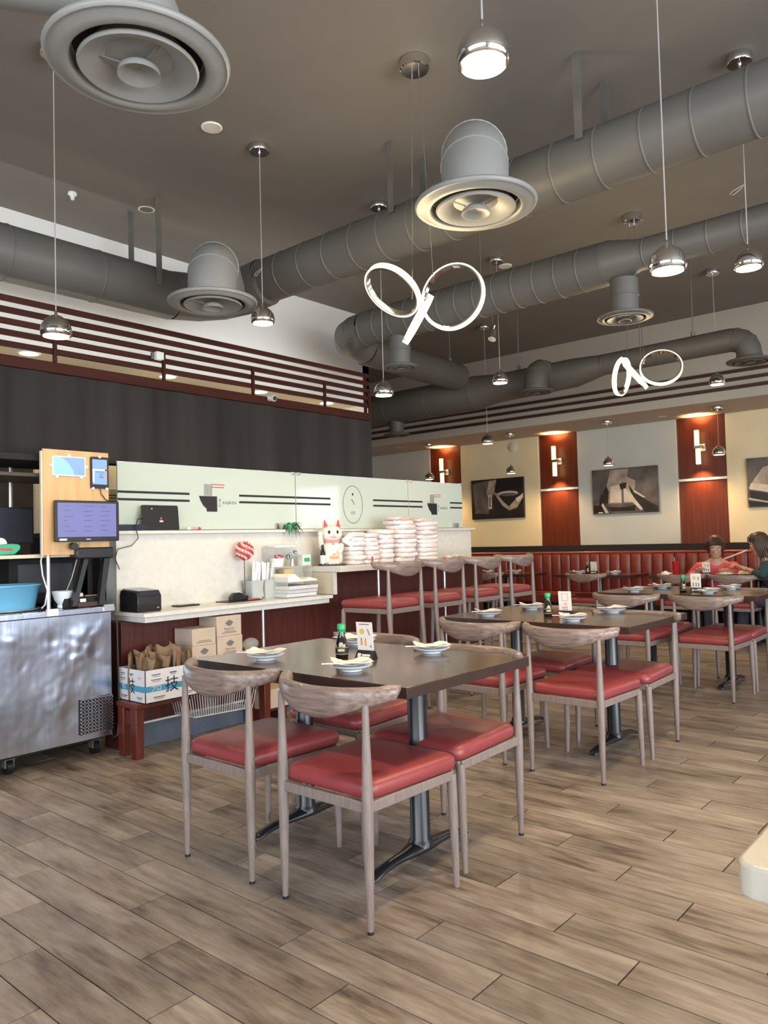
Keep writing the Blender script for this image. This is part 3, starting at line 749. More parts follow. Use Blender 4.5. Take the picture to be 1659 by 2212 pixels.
def chair(label, zs=.385, ztop=.79, hw=.275, w=.205, name='dining_chair', splay=0.0, bar_=False):
    t = thing(name, label, 'chair')
    fw = w+.012
    for s in (-1, 1):
        # rear post: thin foot, thickest at the seat, thin under the crest
        z = [0, .012, .013, zs*.45, zs, zs+.05, ztop-.17, ztop-.055]
        rr = [.0105, .0105, .011, .0155, .0200, .0195, .0135, .0115]
        yy = [-.225-splay*(1-min(1, q/zs)) for q in z]
        MB().tube([(s*w, y, q) for y, q in zip(yy, z)], rr, 14).build('leg', M['chairmetal'], t, angle=60)
        MB().tube([(s*(w), -.225-splay, .0), (s*w, -.225-splay, .010)], .0112, 12).build('leg_glide', M['black'], t)
    for s in (-1, 1):
        z = [0, .012, zs*.45, zs*.85, zs+.022]
        rr = [.0105, .011, .0155, .0185, .0185]
        xx = [s*(fw+.010*(1-q/zs)) for q in z]
        MB().tube([(x, .222+splay*.6*(1-q/zs), q) for x, q in zip(xx, z)], rr, 14).build('leg', M['chairmetal'], t, angle=60)
    b = MB()
    b.box(-w, w, -.236, -.214, zs, zs+.036).box(-fw, fw, .211, .234, zs, zs+.034)
    for s in (-1, 1):
        b.loft([[(s*w-.011, -.225, zs), (s*w+.011, -.225, zs), (s*w+.011, -.225, zs+.036), (s*w-.011, -.225, zs+.036)],
                [(s*fw-.011, .222, zs), (s*fw+.011, .222, zs), (s*fw+.011, .222, zs+.034), (s*fw-.011, .222, zs+.034)]])
    b.build('seat_frame', M['chairmetal'], t, bevel=.003)
    rings = []
    for z, sc, k in ((0, .95, 0), (.006, .985, 0), (.020, 1.0, 0), (.036, .995, 0), (.048, .955, .1), (.056, .86, .3), (.060, .62, .6), (.062, .3, .9), (.0622, .05, 1)):
        ring = []
        for (x, y) in rrect(1, 1, .10, 5):
            wv = (w+.002)+(fw+.016-w)*(y+.5)
            X = x*2*wv; Y = (y*.475)+.018
            ring.append((X*sc, (Y-.018)*sc+.018, zs+.036+z+.004*(1 if z > .03 else 0)))
        rings.append(ring)
    MB().loft(rings).build('seat', M['seat'], t, angle=60)
    crest_mesh(MB(), hw, ztop, -.262).build('backrest', M['chairwood'], t, angle=60)
    if bar_:
        fb = MB(); z = .28
        for s in (-1, 1): fb.tube([(s*w, -.225-splay*.6, z), (s*fw, .225+splay*.35, z)], .009, 8)
        fb.tube([(-fw, .225+splay*.35, z), (fw, .225+splay*.35, z)], .009, 8)
        fb.build('footrest', M['chairmetal'], t)
    return t
C0 = chair('proto')
def put_chair(x, yr, face, label, first=[True]):
    """yr is where the rear legs stand; face +1 looks towards +Y"""
    loc = (x, yr+.225*face, 0); rz = 0 if face > 0 else PI
    if first[0]:
        first[0] = False; C0.location = loc; C0.rotation_euler = (0, 0, rz); C0['label'] = label; o = C0
    else: o = dup(C0, loc, rz, label)
    o['group'] = 'horn-backed dining chairs'
    return o
CL = 'horn-back chair with red seat '
put_chair(-1.913, 1.862, 1, CL+'nearest the camera, at the first table')
put_chair(-2.513, 1.866, 1, CL+'at the first table, near side, beside the carton')
put_chair(-1.955, 2.872, -1, CL+'at the far side of the first table, right end')
put_chair(-2.60, 3.0, -1, CL+'behind the menu card of the first table')
put_chair(-1.96, 3.688, 1, CL+'at the near side of the second table, right end')
put_chair(-2.55, 3.70, 1, CL+'at the near side of the second table, left end')
put_chair(-1.957, 4.716, -1, CL+'at the far side of the second table, right end')
put_chair(-2.52, 4.80, -1, CL+'at the far side of the second table, left end')
put_chair(-2.0, 5.975, 1, CL+'at the near side of the third table, right end')
put_chair(-2.60, 5.90, 1, CL+'at the near side of the third table, left end')
put_chair(-2.0, 6.95, -1, CL+'at the far side of the third table, right end')
put_chair(-2.60, 6.95, -1, CL+'at the far side of the third table, left end')
put_chair(-4.42, 8.92, 1, CL+'at the banquette table below the noodle picture')
put_chair(-3.24, 8.95, 1, CL+'at the occupied table, left one')
put_chair(-2.66, 8.95, 1, CL+'at the occupied table, right one')
put_chair(-5.93, 8.95, 1, CL+'at the banquette table behind the bar chairs')
put_chair(-6.75, 8.95, 1, CL+'at the leftmost banquette table')
S0 = chair('proto', zs=.735, ztop=1.115, hw=.27, w=.19, name='bar_chair', splay=.05, bar_=True)
for i, (y, l) in enumerate(((4.42, 'nearest the stone end panel'), (4.98, 'second from the left at the bar'), (5.54, 'third from the left at the bar'), (6.10, 'farthest, at the right end of the bar'))):
    l = 'tall horn-back bar chair, red seat, '+l
    if i == 0: S0.location = (-3.62-.225, y, 0); S0.rotation_euler = (0, 0, PI/2); S0['label'] = l; o = S0
    else: o = dup(S0, (-3.62-.225, y, 0), PI/2, l)
    o['group'] = 'bar chairs'

def table(label, x0, x1, y0, y1, legs=2, name='dining_table'):
    cx, cy = (x0+x1)/2, (y0+y1)/2; w, d = x1-x0, y1-y0
    t = thing(name, label, 'table', (cx, cy, 0))
    MB().box(-w/2, w/2, -d/2, d/2, .766, .770).build('top', M['tabletop'], t, bevel=.0012)
    MB().box(-w/2, w/2, -d/2, d/2, .730, .7658).build('edge_band', M['tableedge'], t, bevel=.001)
    for px in ((-.33, .33) if legs == 2 else (0,)):
        b = MB(); b.tube([(px, 0, .055), (px, 0, .075), (px, 0, .085), (px, 0, .73)], [.052, .048, .040, .038], 20)
        b.box(px-.04, px+.04, -.26, .26, .715, .729)
        p = b.build('pedestal', M['iron'], t, angle=50)
        dirs = ((0, 1), (0, -1)) if legs == 2 else ((1, 0), (-1, 0), (0, 1), (0, -1))
        for dx, dy in dirs:
            rings = []
            for s, z, hw, hh in ((.0, .048, .048, .030), (.05, .046, .042, .028), (.10, .042, .030, .022), (.17, .040, .024, .018), (.24, .032, .026, .017), (.29, .020, .028, .014), (.305, .013, .020, .010)):
                ring = []
                for j in range(12):
                    a = 2*PI*j/12; u = hw*math.cos(a); v = hh*math.sin(a)*(1 if math.sin(a) > 0 else .6)
                    ring.append((px+dx*s-dy*u, dy*s+dx*u, max(.001, z+v)))
                rings.append(ring)
            MB().loft(rings).build('foot', M['iron'], p, angle=70)
    return t
table('dark walnut dining table nearest the camera, set with four plates', -2.885, -1.66, 2.02, 2.83)
table('dark walnut dining table in the middle row, set with four plates', -2.99, -1.715, 3.985, 4.86)
table('dark walnut dining table at the right, third from the camera', -3.02, -1.69, 6.28, 7.13)
table('dark banquette table set for two below the noodle picture', -4.90, -3.86, 9.02, 9.62, 1, 'banquette_table')
table('dark banquette table where the two people eat', -3.62, -2.0, 9.02, 9.62, 2, 'banquette_table')
table('dark banquette table right behind the bar chairs', -6.22, -5.32, 9.02, 9.62, 1, 'banquette_table')
table('dark banquette table farthest to the left', -7.3, -6.45, 9.02, 9.62, 1, 'banquette_table')

# ------------------------------------------------------------------ banquette
bq = thing('banquette', 'long rust-red channelled vinyl banquette along the far wall', 'bench seat', (-4.3, 9.8, 0))
T = Matrix.Translation((4.3, -9.8, 0))
MB(T).box(-9.3, 1.0, 9.45, 9.94, .0, .36).build('base', M['blackmat'], bq)
MB(T).box(-9.3, 1.0, 9.86, 9.945, .36, 1.03).build('back_board', M['banq'], bq)
MB(T).tube([(-9.3, 9.86, 1.025), (1.0, 9.86, 1.025)], .022, 10).build('top_roll', M['banq'], bq)
x = -9.3; shared_ch = None
while x < 0.95:
    if shared_ch is None:
        b = MB(); rg = []
        for z, k in ((.50, .6), (.56, 1), (.80, 1), (.98, .95), (1.01, .6)):
            rg.append([(.072*math.cos(PI*j/8)*1.0, -.035*math.sin(PI*j/8)*k, z) for j in range(9)]+[(-.072, .03, z), (.072, .03, z)])
        o = b.loft(rg).build('back_channel', M['banq'], bq, angle=50); shared_ch = o.data
    else:
        o = bpy.data.objects.new('back_channel', shared_ch); COL.objects.link(o); o.parent = bq
    o.location = (x+.073+4.3, 9.86-9.8, 0); x += .146
for k in range(10):
    MB(T).box(-9.3+k*1.03, -9.3+k*1.03+1.02, 9.40, 9.86, .36, .49).build('seat_cushion', M['banq'], bq, bevel=.03, seg=3)

# ------------------------------------------------------------------ table settings
def plate(x, y, rz, n):
    t = thing('side_plate', 'small white plate '+n, 'plate', (x, y, .770), rz, 'white side plates')
    MB().lathe([(.001, .006), (.030, .005), (.036, .0), (.040, .001), (.042, .008), (.062, .014), (.080, .022), (.081, .025), (.078, .025), (.055, .018), (.035, .013), (.001, .012)], 30).build('dish', M['porcelain'], t, angle=50)
    k = thing('napkin', 'cream paper napkin on the plate '+n, 'napkin', (x, y, .770), rz, 'folded paper napkins')
    def nf(off, tilt, s):
        def f(u, v):
            X = (u-.5)*.155*s; Y = (v-.5)*.12*s
            z = .028+off+.012*abs(u-.5)*2+.006*math.sin(u*9+tilt*7)*v+tilt*.02*v
            c, sn = math.cos(tilt), math.sin(tilt)
            return (X*c-Y*sn, X*sn+Y*c, z)
        return f
    b = MB(); b.grid(nf(0, .15, 1), 10, 6); b.build('lower_fold', M['paper'], k, angle=70)
    b = MB(); b.grid(nf(.006, -.35, .9), 10, 6); b.build('upper_fold', M['paper'], k, angle=70)
    c = thing('chopsticks', 'paper-wrapped chopsticks across the plate '+n, 'chopsticks', (x, y, .770), rz, 'wrapped chopsticks')
    MB().box(-.115, .06, -.052, -.036, .036, .0385).build('paper_sleeve', M['paperw'], c)
    return t
PL = [(-2.57, 2.175, 'at the left near corner of the first table'), (-2.055, 2.17, 'at the right near side of the first table'), (-2.07, 2.70, 'at the right far side of the first table'), (-2.545, 2.74, 'behind the menu card of the first table'),
      (-2.72, 4.15, 'at the left near side of the second table'), (-2.70, 4.66, 'behind the sauce bottle of the second table'), (-2.12, 4.13, 'in front of the menu card of the second table'), (-2.13, 4.70, 'at the right far side of the second table'),
      (-2.72, 6.45, 'at the left near side of the third table'), (-2.66, 6.93, 'behind the sauce bottle of the third table'), (-2.11, 6.48, 'in front of the menu card of the third table'), (-2.08, 6.98, 'at the right far side of the third table'),
      (-4.62, 9.22, 'left of the sauce bottle below the noodle picture'), (-4.15, 9.24, 'right of the menu card below the noodle picture'), (-6.0, 9.2, 'on the table right behind the bar chairs'), (-5.62, 9.3, 'at the right of the table behind the bar chairs'), (-7.0, 9.2, 'on the leftmost banquette table')]
for i, (x, y, n) in enumerate(PL):
    plate(x, y, R(35+(-12, 8, 3, -20, 10, -6)[i % 6]), n)
def bottle(x, y, n, s=1.0):
    t = thing('soy_sauce_bottle', 'dark soy sauce bottle with green cap '+n, 'bottle', (x, y, .770), 0, 'soy sauce bottles')
    MB().lathe([(.001, 0), (.024, 0), (.0275, .004), (.0275, .055), (.026, .062), (.021, .080), (.0145, .100), (.0135, .122), (.001, .123)], 24).build('glass_body', M['soy'], t, angle=50)
    MB().lathe([(.0285, .016), (.0285, .050), (.0278, .050)], 24).build('label_band', M['ink'], t)
    MB().tube([(.0288*math.cos(a*PI/12), .0288*math.sin(a*PI/12), .047) for a in range(24)], .0010, 4, closed=True).tube([(.0288*math.cos(a*PI/12), .0288*math.sin(a*PI/12), .020) for a in range(24)], .0010, 4, closed=True).build('gold_lines', M['gold'], t)
    MB(frame((.018, -.0225, .062), (.78, .62, 0), (0, 0, 1))).lathe([(.001, .001), (.009, .001), (.009, 0)], 16).box(-.014, .014, -.030, -.020, .0, .0012).build('seal', M['gold'], t)
    MB().lathe([(.001, .146), (.0165, .146), (.0185, .142), (.0185, .124), (.016, .121), (.0145, .112)], 20).build('cap', M['green'], t)
def card(x, y, n, kind=0, rz=R(8)):
    t = thing('menu_card', 'upright menu card in a black holder '+n, 'menu', (x, y, .770), rz, 'table menu cards')
    X = frame((0, 0, .028), (1, 0, 0), (0, -.10, 1))
    MB(X).box(-.041, .041, 0, .128, -.0008, .0008).build('sheet', M['card'], t)
    Y = X @ Matrix.Translation((0, 0, .0009))
    if kind == 0:
        MB(Y).lathe([(.001, .0004), (.013, .0004), (.013, 0)], 16, (-.014, .088, 0)).build('dish_print', M['inkyel'], t)
        MB(Y).tube([(.016, .10, 0), (.022, .085, 0), (.025, .072, 0)], .0025, 5).build('dish_print', M['inkgrey'], t)
        MB(Y).box(-.024, -.014, .028, .052, 0, .0004).box(-.002, .006, .026, .05, 0, .0004).build('dish_print', M['inkorange'], t)
        MB(Y).box(-.022, -.016, .052, .060, 0, .0004).box(.0, .004, .05, .058, 0, .0004).box(.024, .03, .02, .03, 0, .0004).build('dish_print', M['inkgrey'], t)
        MB(Y).box(-.026, .026, .1165, .1205, 0, .0004).build('heading_print', M['inkgrey'], t)
    elif kind == 1:
        b = MB(Y)
        for a in ((-.02, .02, .112, .1135), (-.02, .02, .068, .0695), (-.02, -.0185, .068, .1135), (.0185, .02, .068, .1135)): b.box(*a, 0, .0004)
        b.build('frame_print', M['inkgrey'], t)
        MB(Y).box(-.006, .009, .046, .054, 0, .0004).box(-.004, .012, .040, .045, 0, .0004).build('dish_print', M['inkpink'], t)
        b = MB(Y)
        for k in range(6): b.box(-.018+.012*(k % 3), -.010+.012*(k % 3), .012+.012*(k//3), .018+.012*(k//3), 0, .0004)
        b.build('dish_print', M['inkgrey'], t)
    else:
        MB(Y).lathe([(.001, .0004), (.014, .0004), (.014, 0)], 14, (-.012, .09, 0)).build('dish_print', M['inkyel'], t)
        MB(Y).box(.016, .024, .07, .10, 0, .0004).box(-.026, -.018, .02, .05, 0, .0004).box(-.002, .006, .02, .05, 0, .0004).box(.018, .026, .018, .048, 0, .0004).build('dish_print', M['inkgrey'], t)
    MB(frame((0, 0, 0), (0, 1, 0), (0, 0, 1))).prism([(-.030, 0), (.028, 0), (.010, .034), (.0, .036), (-.006, .034)], -.042, .042).build('holder', M['black'], t, bevel=.002)
    MB(frame((0, -.021, .012), (1, 0, 0), (0, .45, 1))).box(-.030, -.014, -.004, .012, 0, .003).box(-.008, .032, .0, .009, 0, .003).build('holder_print', M['card'], t)
bottle(-2.315, 2.385, 'on the first table'); card(-2.215, 2.43, 'on the first table', 0)
bottle(-2.375, 4.30, 'on the second table'); card(-2.285, 4.36, 'on the second table', 1)
bottle(-2.33, 6.53, 'on the third table'); card(-2.245, 6.60, 'on the third table', 2)
bottle(-4.55, 9.32, 'on the banquette table below the noodle picture'); card(-4.45, 9.30, 'on the banquette table below the noodle picture', 1)
bottle(-3.12, 9.28, 'on the occupied table'); card(-2.98, 9.12, 'on the occupied table', 2)

# marble table corner close to the camera
t = thing('marble_table', 'pale marble table corner at the right edge, out of focus', 'table', (.1, 1.75, 0))
b = MB(); hw, hd = .50, .46
pl = [(-hw+.03, -hd), (hw, -hd), (hw, hd), (-hw, hd), (-hw, -hd+.03), (-hw+.012, -hd+.008)]
b.prism(pl, .690, .745).build('top', M['marble'], t, bevel=.006)
MB().cyl((0, 0, .03), (0, 0, .69), .04).build('pedestal', M['iron'], t)
MB().lathe([(.001, .0), (.22, .0), (.22, .012), (.06, .04), (.04, .05)], 28).build('base', M['iron'], t)

# wall pictures
def pic(label, x0, x1, z0, z1, base):
    t = thing('wall_picture', label, 'picture', ((x0+x1)/2, 9.945, (z0+z1)/2)); w, h = (x1-x0)/2, (z1-z0)/2
    MB().box(-w, w, -.02, .02, -h, h).build('canvas', M[base], t, bevel=.003)
    X = frame((0, -.0205, 0), (1, 0, 0), (0, 0, 1)); lay = [0]
    def shape(pts, m):
        lay[0] += .0004
        MB(X).prism([(px*w, py*h) for px, py in pts], 0, lay[0]).build('print_area', M[m], t, smooth=False)
    return shape
def blob(cx, cy, rx, ry, n=22, a0=0, a1=2*PI): return [(cx+rx*math.cos(a0+(a1-a0)*i/n), cy+ry*math.sin(a0+(a1-a0)*i/n)) for i in range(n+(0 if a1-a0 > 6.2 else 1))]
s = pic('monochrome picture of a tilted steaming bowl, left of the middle veneer strip', -6.745, -5.82, 1.557, 2.165, 'pic_dark')
s([(-.85, -.7), (-.95, .8), (-.2, .95), (-.05, .3), (-.25, -.2), (-.35, -.75)], 'pic_mid')
s([(-.3, .9), (.0, .95), (-.1, .35), (-.3, -.1), (-.4, .3)], 'pic_smoke')
s([(-.12, .3), (.2, -.35), (.45, -.62), (.75, -.5), (.98, .0), (.98, .2), (.7, -.1), (.45, -.42), (.25, -.2), (.0, .28)], 'pic_smoke')
s(blob(.42, .22, .38, .13), 'pic_light'); s(blob(.44, .17, .34, .08), 'pic_mid')
s([(-.33, .2), (-.2, .2), (-.2, -.5), (-.33, -.5)], 'pic_light'); s([(-.3, .1), (-.24, .1), (-.24, -.4), (-.3, -.4)], 'pic_mid')
s([(.7, -.05), (.98, .15), (.98, .0), (.78, -.25)], 'pic_light')
s = pic('monochrome picture of steaming noodles lifted from a pan, at the centre of the far wall', -4.73, -3.814, 1.551, 2.164, 'pic_mid')
s([(-.5, -.55), (-.55, .2), (-.4, .95), (.15, .95), (.1, .6), (.35, .4), (.3, -.1), (.25, -.55)], 'pic_smoke')
s([(-.45, -.5), (-.42, .2), (-.1, .3), (.1, .0), (.28, -.5)], 'pic_light')
s([(-.98, -.95), (-.98, -.6), (-.7, -.6), (-.65, -.98)], 'pic_dark')
s([(-.8, -.9), (-.78, -.35), (-.72, -.1), (-.66, -.1), (-.62, -.35), (-.6, -.95)], 'pic_dark')
s([(-.66, .0), (-.55, .25), (-.48, .0), (-.52, -.55), (-.62, -.5)], 'pic_dark')
s([(-.6, -.6), (-.54, -.68), (-.3, -.72), (.1, -.72), (.35, -.62), (.3, -.9), (-.4, -.9)], 'pic_dark')
s([(.15, .25), (.3, -.1), (.62, -.42), (.98, -.75), (.98, -.98), (.62, -.98), (.4, -.7), (.2, -.3)], 'pic_dark')
s([(.3, .0), (.6, -.3), (.64, -.36), (.55, -.34), (.28, -.08)], 'pic_light')
s([(.12, .1), (.3, -.35), (.55, -.85), (.48, -.9), (.2, -.45)], 'pic_light')
s([(-.08, .35), (-.02, .35), (-.02, -.7), (-.09, -.7)], 'pic_mid')
s([(-.15, .3), (.08, .35), (.05, .1), (-.1, .05)], 'pic_dark')
s([(-.82, -.9), (-.68, -.9), (-.68, -.96), (-.82, -.96)], 'pic_light')
s([(-.68, -.5), (-.5, -.96), (-.6, -.96), (-.72, -.6)], 'pic_light')
s = pic('monochrome picture of a lacquer box cut by the right edge', -2.72, -1.8, 1.551, 2.15, 'pic_mid')
s([(-.98, -.2), (-.6, .6), (.2, .9), (.98, .9), (.98, .2)], 'pic_smoke')
s([(-.95, -.25), (.9, -.9), (.9, -.5), (-.9, .0)], 'pic_light'); s([(-.95, -.3), (.9, -.95), (-.9, -.7)], 'pic_dark')
s([(-.98, -.72), (.2, -.97), (-.95, -.97)], 'pic_dark'); s([(-.97, -.6), (.0, -.97), (-.1, -.98), (-.97, -.66)], 'pic_light')

# ================================================================== STEEL CABINET AND KITCHEN STATION
fr = thing('steel_prep_cabinet', 'dented stainless steel prep cabinet on casters at the left edge', 'cabinet', (-4.7, 1.8, 0))
T = Matrix.Translation((4.7, -1.8, 0))
MB(T).box(-5.15, -4.40, 0.85, 2.485, .125, .878).build('body', M['steel'], fr, bevel=.004)
DS = .24
dents = [(2.30, .70, .10, .020), (2.38, .66, .05, -.015), (2.22, .60, .12, .014), (2.15, .36, .11, .020), (2.05, .25, .12, -.012), (1.88, .78, .05, .010), (1.93, .62, .04, -.010), (2.25, .50, .05, -.010),
         (2.12, .74, .08, -.014), (1.80, .35, .10, .012), (2.42, .78, .04, .010), (2.02, .47, .05, .008), (2.20, .30, .06, -.014), (1.95, .20, .07, .010), (2.33, .45, .06, .008)]
def steelf(u, v):
    y = .852+u*1.63; z = .128+v*.748
    d = 0
    for (cy, cz, r, a) in dents:
        q = ((y-cy)/r)**2+((z-cz)/(r*1.2))**2
        if q < 6: d += DS*a*math.exp(-q*1.5)*(1+.7*noise.noise(Vector((y*22, z*22, cy))))
    d += .0035*noise.noise(Vector((y*6, z*1.2, 0)))+.0007*noise.noise(Vector((y*30, z*24, 5)))
    e = min(1, min(u, 1-u, v*.5, (1-v)*.5)*14)
    return (-4.384+d*e, y, z)
g = MB(T); g.grid(steelf, 150, 70)
g.build('dented_front', M['steel'], fr, angle=80)
MB(T).box(-5.17, -4.362, .84, 2.50, .880, .915).build('work_top', M['steel'], fr, bevel=.004)
MB(T).box(-4.381, -4.372, 2.272, 2.478, .165, .372).build('recess_shade', M['blackmat'], fr)  # black plate stands in for the shaded recess behind the grille
b = MB(T)
for k in range(10): b.box(-4.374, -4.366, 2.272+k*.0222, 2.280+k*.0222, .165, .372)
for k in range(11): b.box(-4.374, -4.366, 2.272, 2.480, .163+k*.0204, .170+k*.0204)
tag(b.build('vent_grille', M['steel'], fr), kind='stuff')
MB(T).box(-5.1, -4.43, .95, 2.45, .105, .125).build('under_frame', M['blackmat'], fr)
for y in (1.915, 2.44):
    c = MB(T).box(-4.56, -4.49, y-.03, y+.03, .085, .106).box(-4.55, -4.50, y-.028, y-.018, .04, .09).box(-4.55, -4.50, y+.018, y+.028, .04, .09).build('caster', M['strap'], fr)
    MB(T).cyl((-4.525, y-.016, .045), (-4.525, y+.016, .045), .045, n=20).build('wheel', M['black'], c)
for y in (2.105, 2.455):
    MB(T).box(-4.375, -4.354, y-.032, y+.032, .885, .925).build('post_bracket', M['whiteplastic'] if y < 2.2 else M['steelbar'], fr)
MB(T).tube([(-4.37, 2.515, .84), (-4.37, 2.52, .5), (-4.37, 2.522, .25), (-4.38, 2.515, .12), (-4.40, 2.50, .1), (-4.41, 2.49, .14)], .006, 6).build('power_cord', M['black'], fr)

rk = thing('shelf_rack', 'chrome post rack with dark shelves standing on the steel cabinet', 'rack', (-4.7, 2.1, .916))
T = Matrix.Translation((4.7, -2.1, -.916))
for x, y in ((-4.45, 2.125), (-4.45, 2.468), (-4.95, 2.125), (-4.95, 2.468), (-4.95, 1.1)):
    MB(T).cyl((x, y, .916), (x, y, 1.83), .0125, n=12).build('post', M['steelbar'], rk)
MB(T).box(-4.98, -4.475, 1.0, 2.48, 1.222, 1.242).build('shelf', M['beige'], rk)
MB(T).box(-4.98, -4.475, 1.0, 2.48, 1.795, 1.83).build('shelf', M['blackmat'], rk)
MB(T).box(-4.98, -4.475, 1.0, 2.48, 1.70, 1.72).build('shelf', M['kitchen'], rk)
bd = thing('plywood_board', 'golden plywood board mounted on the rack posts behind the screens', 'board', (-4.44, 2.29, 1.55))
T = Matrix.Translation((4.44, -2.29, -1.55))
MB(T).box(-4.437, -4.420, 2.085, 2.50, 1.235, 1.862).build('face', M['plywood'], bd, bevel=.002)
MB(T).box(-4.437, -4.4195, 2.072, 2.083, 1.235, 1.848).build('edge_strip', M['beige'], bd)
# screens
t = thing('tablet', 'white-framed tablet with a teal and blue screen on the plywood board', 'tablet', (-4.419, 2.24, 1.765))
X = frame((0, 0, 0), (0, 1, 0), (0, 0, 1))
MB(X).prism(rrect(.206, .118, .006), 0, .010).build('frame', M['whiteplastic'], t)
MB(X).box(-.096, .096, -.052, .052, .0102, .0112).build('screen', M['screen_cyan'], t)
wv = [(-.096, -.052), (.03, -.052), (.022, -.02), (.0, .012), (-.03, .038), (-.055, .052), (-.096, .052)]
MB(X).prism(wv, .0112, .0118).build('screen_wave', M['screen_teal'], t)
b = MB(X)
for px, py in ((-.11, .0), (.11, .0), (-.075, -.066), (.075, -.066), (.0, .064)): b.box(px-.008, px+.008, py-.007, py+.007, 0, .014)
tag(b.build('white_clips', M['whiteplastic'], t), kind='stuff')
t = thing('phone', 'black tablet phone showing a blue screen at the right of the plywood board', 'tablet', (-4.419, 2.435, 1.735))
MB(X).prism(rrect(.118, .195, .008), 0, .010).build('frame', M['black'], t)
MB(X).box(-.048, .048, -.072, .082, .0102, .011).build('screen', M['screen_cyan'], t)
MB(X).box(-.048, .048, .012, .022, .011, .0116).box(-.048, -.036, -.06, .012, .011, .0116).build('screen_yellow', M['card'], t)
MB(X).box(.036, .046, -.045, .03, .011, .0116).build('screen_red', M['inkpink'], t)
MB(X).box(-.028, .030, .002, .007, .0116, .012).box(-.005, .02, -.014, -.008, .011, .012).box(-.005, .022, -.032, -.022, .011, .012).build('screen_marks', M['inkblue'], t)
b = MB(X)
for px, py in ((-.045, -.098), (.045, -.098), (0, .098)): b.box(px-.007, px+.007, py-.007, py+.007, 0, .014)
tag(b.build('white_clips', M['whiteplastic'], t), kind='stuff')
MB().tube([(.012, 0, -.098), (.014, .005, -.13), (.012, .035, -.165), (.010, .075, -.18)], .003, 6).build('charging_cord', M['black'], t)
t = thing('monitor', 'black computer monitor lit with violet text in front of the plywood board', 'monitor', (-4.38, 2.335, 1.435))
MB(X).prism(rrect(.405, .245, .006), -.014, .012).build('casing', M['black'], t, bevel=.003)
s = MB(X).box(-.190, .182, -.095, .108, .0121, .013).build('screen', M['screen_blue'], t)
random.seed(3); b = MB(X)
for cx in (-.12, .0, .11):
    for k in range(6):
        w = random.uniform(.02, .075); y = .09-.03*k+random.uniform(-.004, .004)
        b.box(cx-.03, cx-.03+w, y-.0025, y+.0025, .013, .0134)
tag(b.build('screen_lines', M['screen_text'], s), kind='stuff')
MB(X).box(-.180, -.135, -.116, -.104, .012, .0128).build('sticker', M['whiteplastic'], t)
MB(X).box(-.014, .014, -.1125, -.1065, .0122, .0128).build('maker_mark', M['steelbar'], t)
MB().box(-.05, -.014, -.05, .03, -.04, .04).build('mount', M['black'], t)
MB().cyl((-.012, -.09, -.15), (.02, -.09, -.15), .022).build('knob', M['black'], t)
t = thing('sale_terminal', 'black sale terminal on slanted legs under the monitor', 'terminal', (-4.43, 2.36, .916))
MB().loft([[(.0, -.12, .012), (.04, -.12, .012), (.04, -.09, .012), (.0, -.09, .012)], [(-.02, -.03, .30), (.02, -.03, .30), (.02, .0, .30), (-.02, .0, .30)]]).build('left_leg', M['black'], t)
MB().loft([[(.0, .05, .012), (.04, .05, .012), (.04, .08, .012), (.0, .08, .012)], [(-.02, .10, .30), (.02, .10, .30), (.02, .14, .30), (-.02, .14, .30)]]).build('right_leg', M['black'], t)
MB().box(-.14, .035, -.09, .155, .29, .36).build('head', M['black'], t, bevel=.01)
MB().box(-.16, -.02, -.14, .13, .0, .06).build('base', M['blackmat'], t, bevel=.006)
t = thing('dark_monitor', 'unlit dark monitor on the rack shelf behind the basin', 'monitor', (-4.76, 2.07, 1.243))
MB().box(-.012, .012, -.11, .11, .06, .29).build('casing', M['black'], t, bevel=.004)
MB().box(.012, .013, -.10, .10, .075, .28).build('screen', M['screen_dark'], t)
MB().box(-.05, .05, -.05, .05, 0, .008).box(-.01, .01, -.015, .015, .008, .08).build('stand', M['black'], t)
t = thing('black_cabinet', 'tall black appliance between the steel cabinet and the stone wall', 'appliance', (-5.0, 2.35, 0))
MB().box(-.25, .20, -.30, .215, .93, 1.215).box(-.25, .20, .15, .245, .0, 1.33).build('casing', M['blackmat'], t, bevel=.01)
MB().box(.2, .204, -.25, .1, 1.0, 1.18).build('front_panel', M['black'], t)
t = thing('washing_basin', 'large sky-blue plastic basin on the steel cabinet', 'basin', (-4.62, 1.915, .917))
MB().lathe([(.001, .004), (.185, .004), (.190, .0), (.197, .01), (.222, .135), (.238, .145), (.238, .152), (.222, .152), (.212, .14), (.188, .02), (.001, .012)], 40, sx=.75).build('bowl', M['blue_tub'], t, angle=50)
MB().lathe([(.20, .0), (.232, .004), (.234, .010), (.20, .008)], 40, sx=.75).build('foot_ring', M['steelbar'], t)
t = thing('tape_dispenser', 'green plastic tape dispenser on the rack shelf at the left edge', 'dispenser', (-4.52, 1.925, 1.243))
MB(X).prism([(-.10, .0), (.03, .002), (.062, .03), (.066, .05), (.055, .062), (.02, .066), (-.1, .06)], -.02, .02).build('body', M['green_plastic'], t, bevel=.006)
MB(X).cyl((-.045, .065, -.012), (-.045, .065, .012), .035).build('tape_roll', M['whiteplastic'], t)
MB(X).box(-.06, .015, .028, .040, .02, .022).build('red_mark', M['inkred'], t)
t = thing('white_bowl', 'white footed bowl between the chrome posts', 'bowl', (-4.50, 2.235, .917))
MB().lathe([(.001, .004), (.030, .0), (.032, .012), (.028, .020), (.048, .050), (.062, .098), (.060, .1), (.045, .055), (.022, .028), (.001, .024)], 28).build('shell', M['porcelain'], t, angle=50)
t = thing('serving_tray', 'dark wooden serving tray with a pale rolled towel, upper of two', 'tray', (-4.62, 2.40, .965))
MB().box(-.13, .13, -.09, .075, 0, .012).build('board', M['tableedge'], t, bevel=.003)
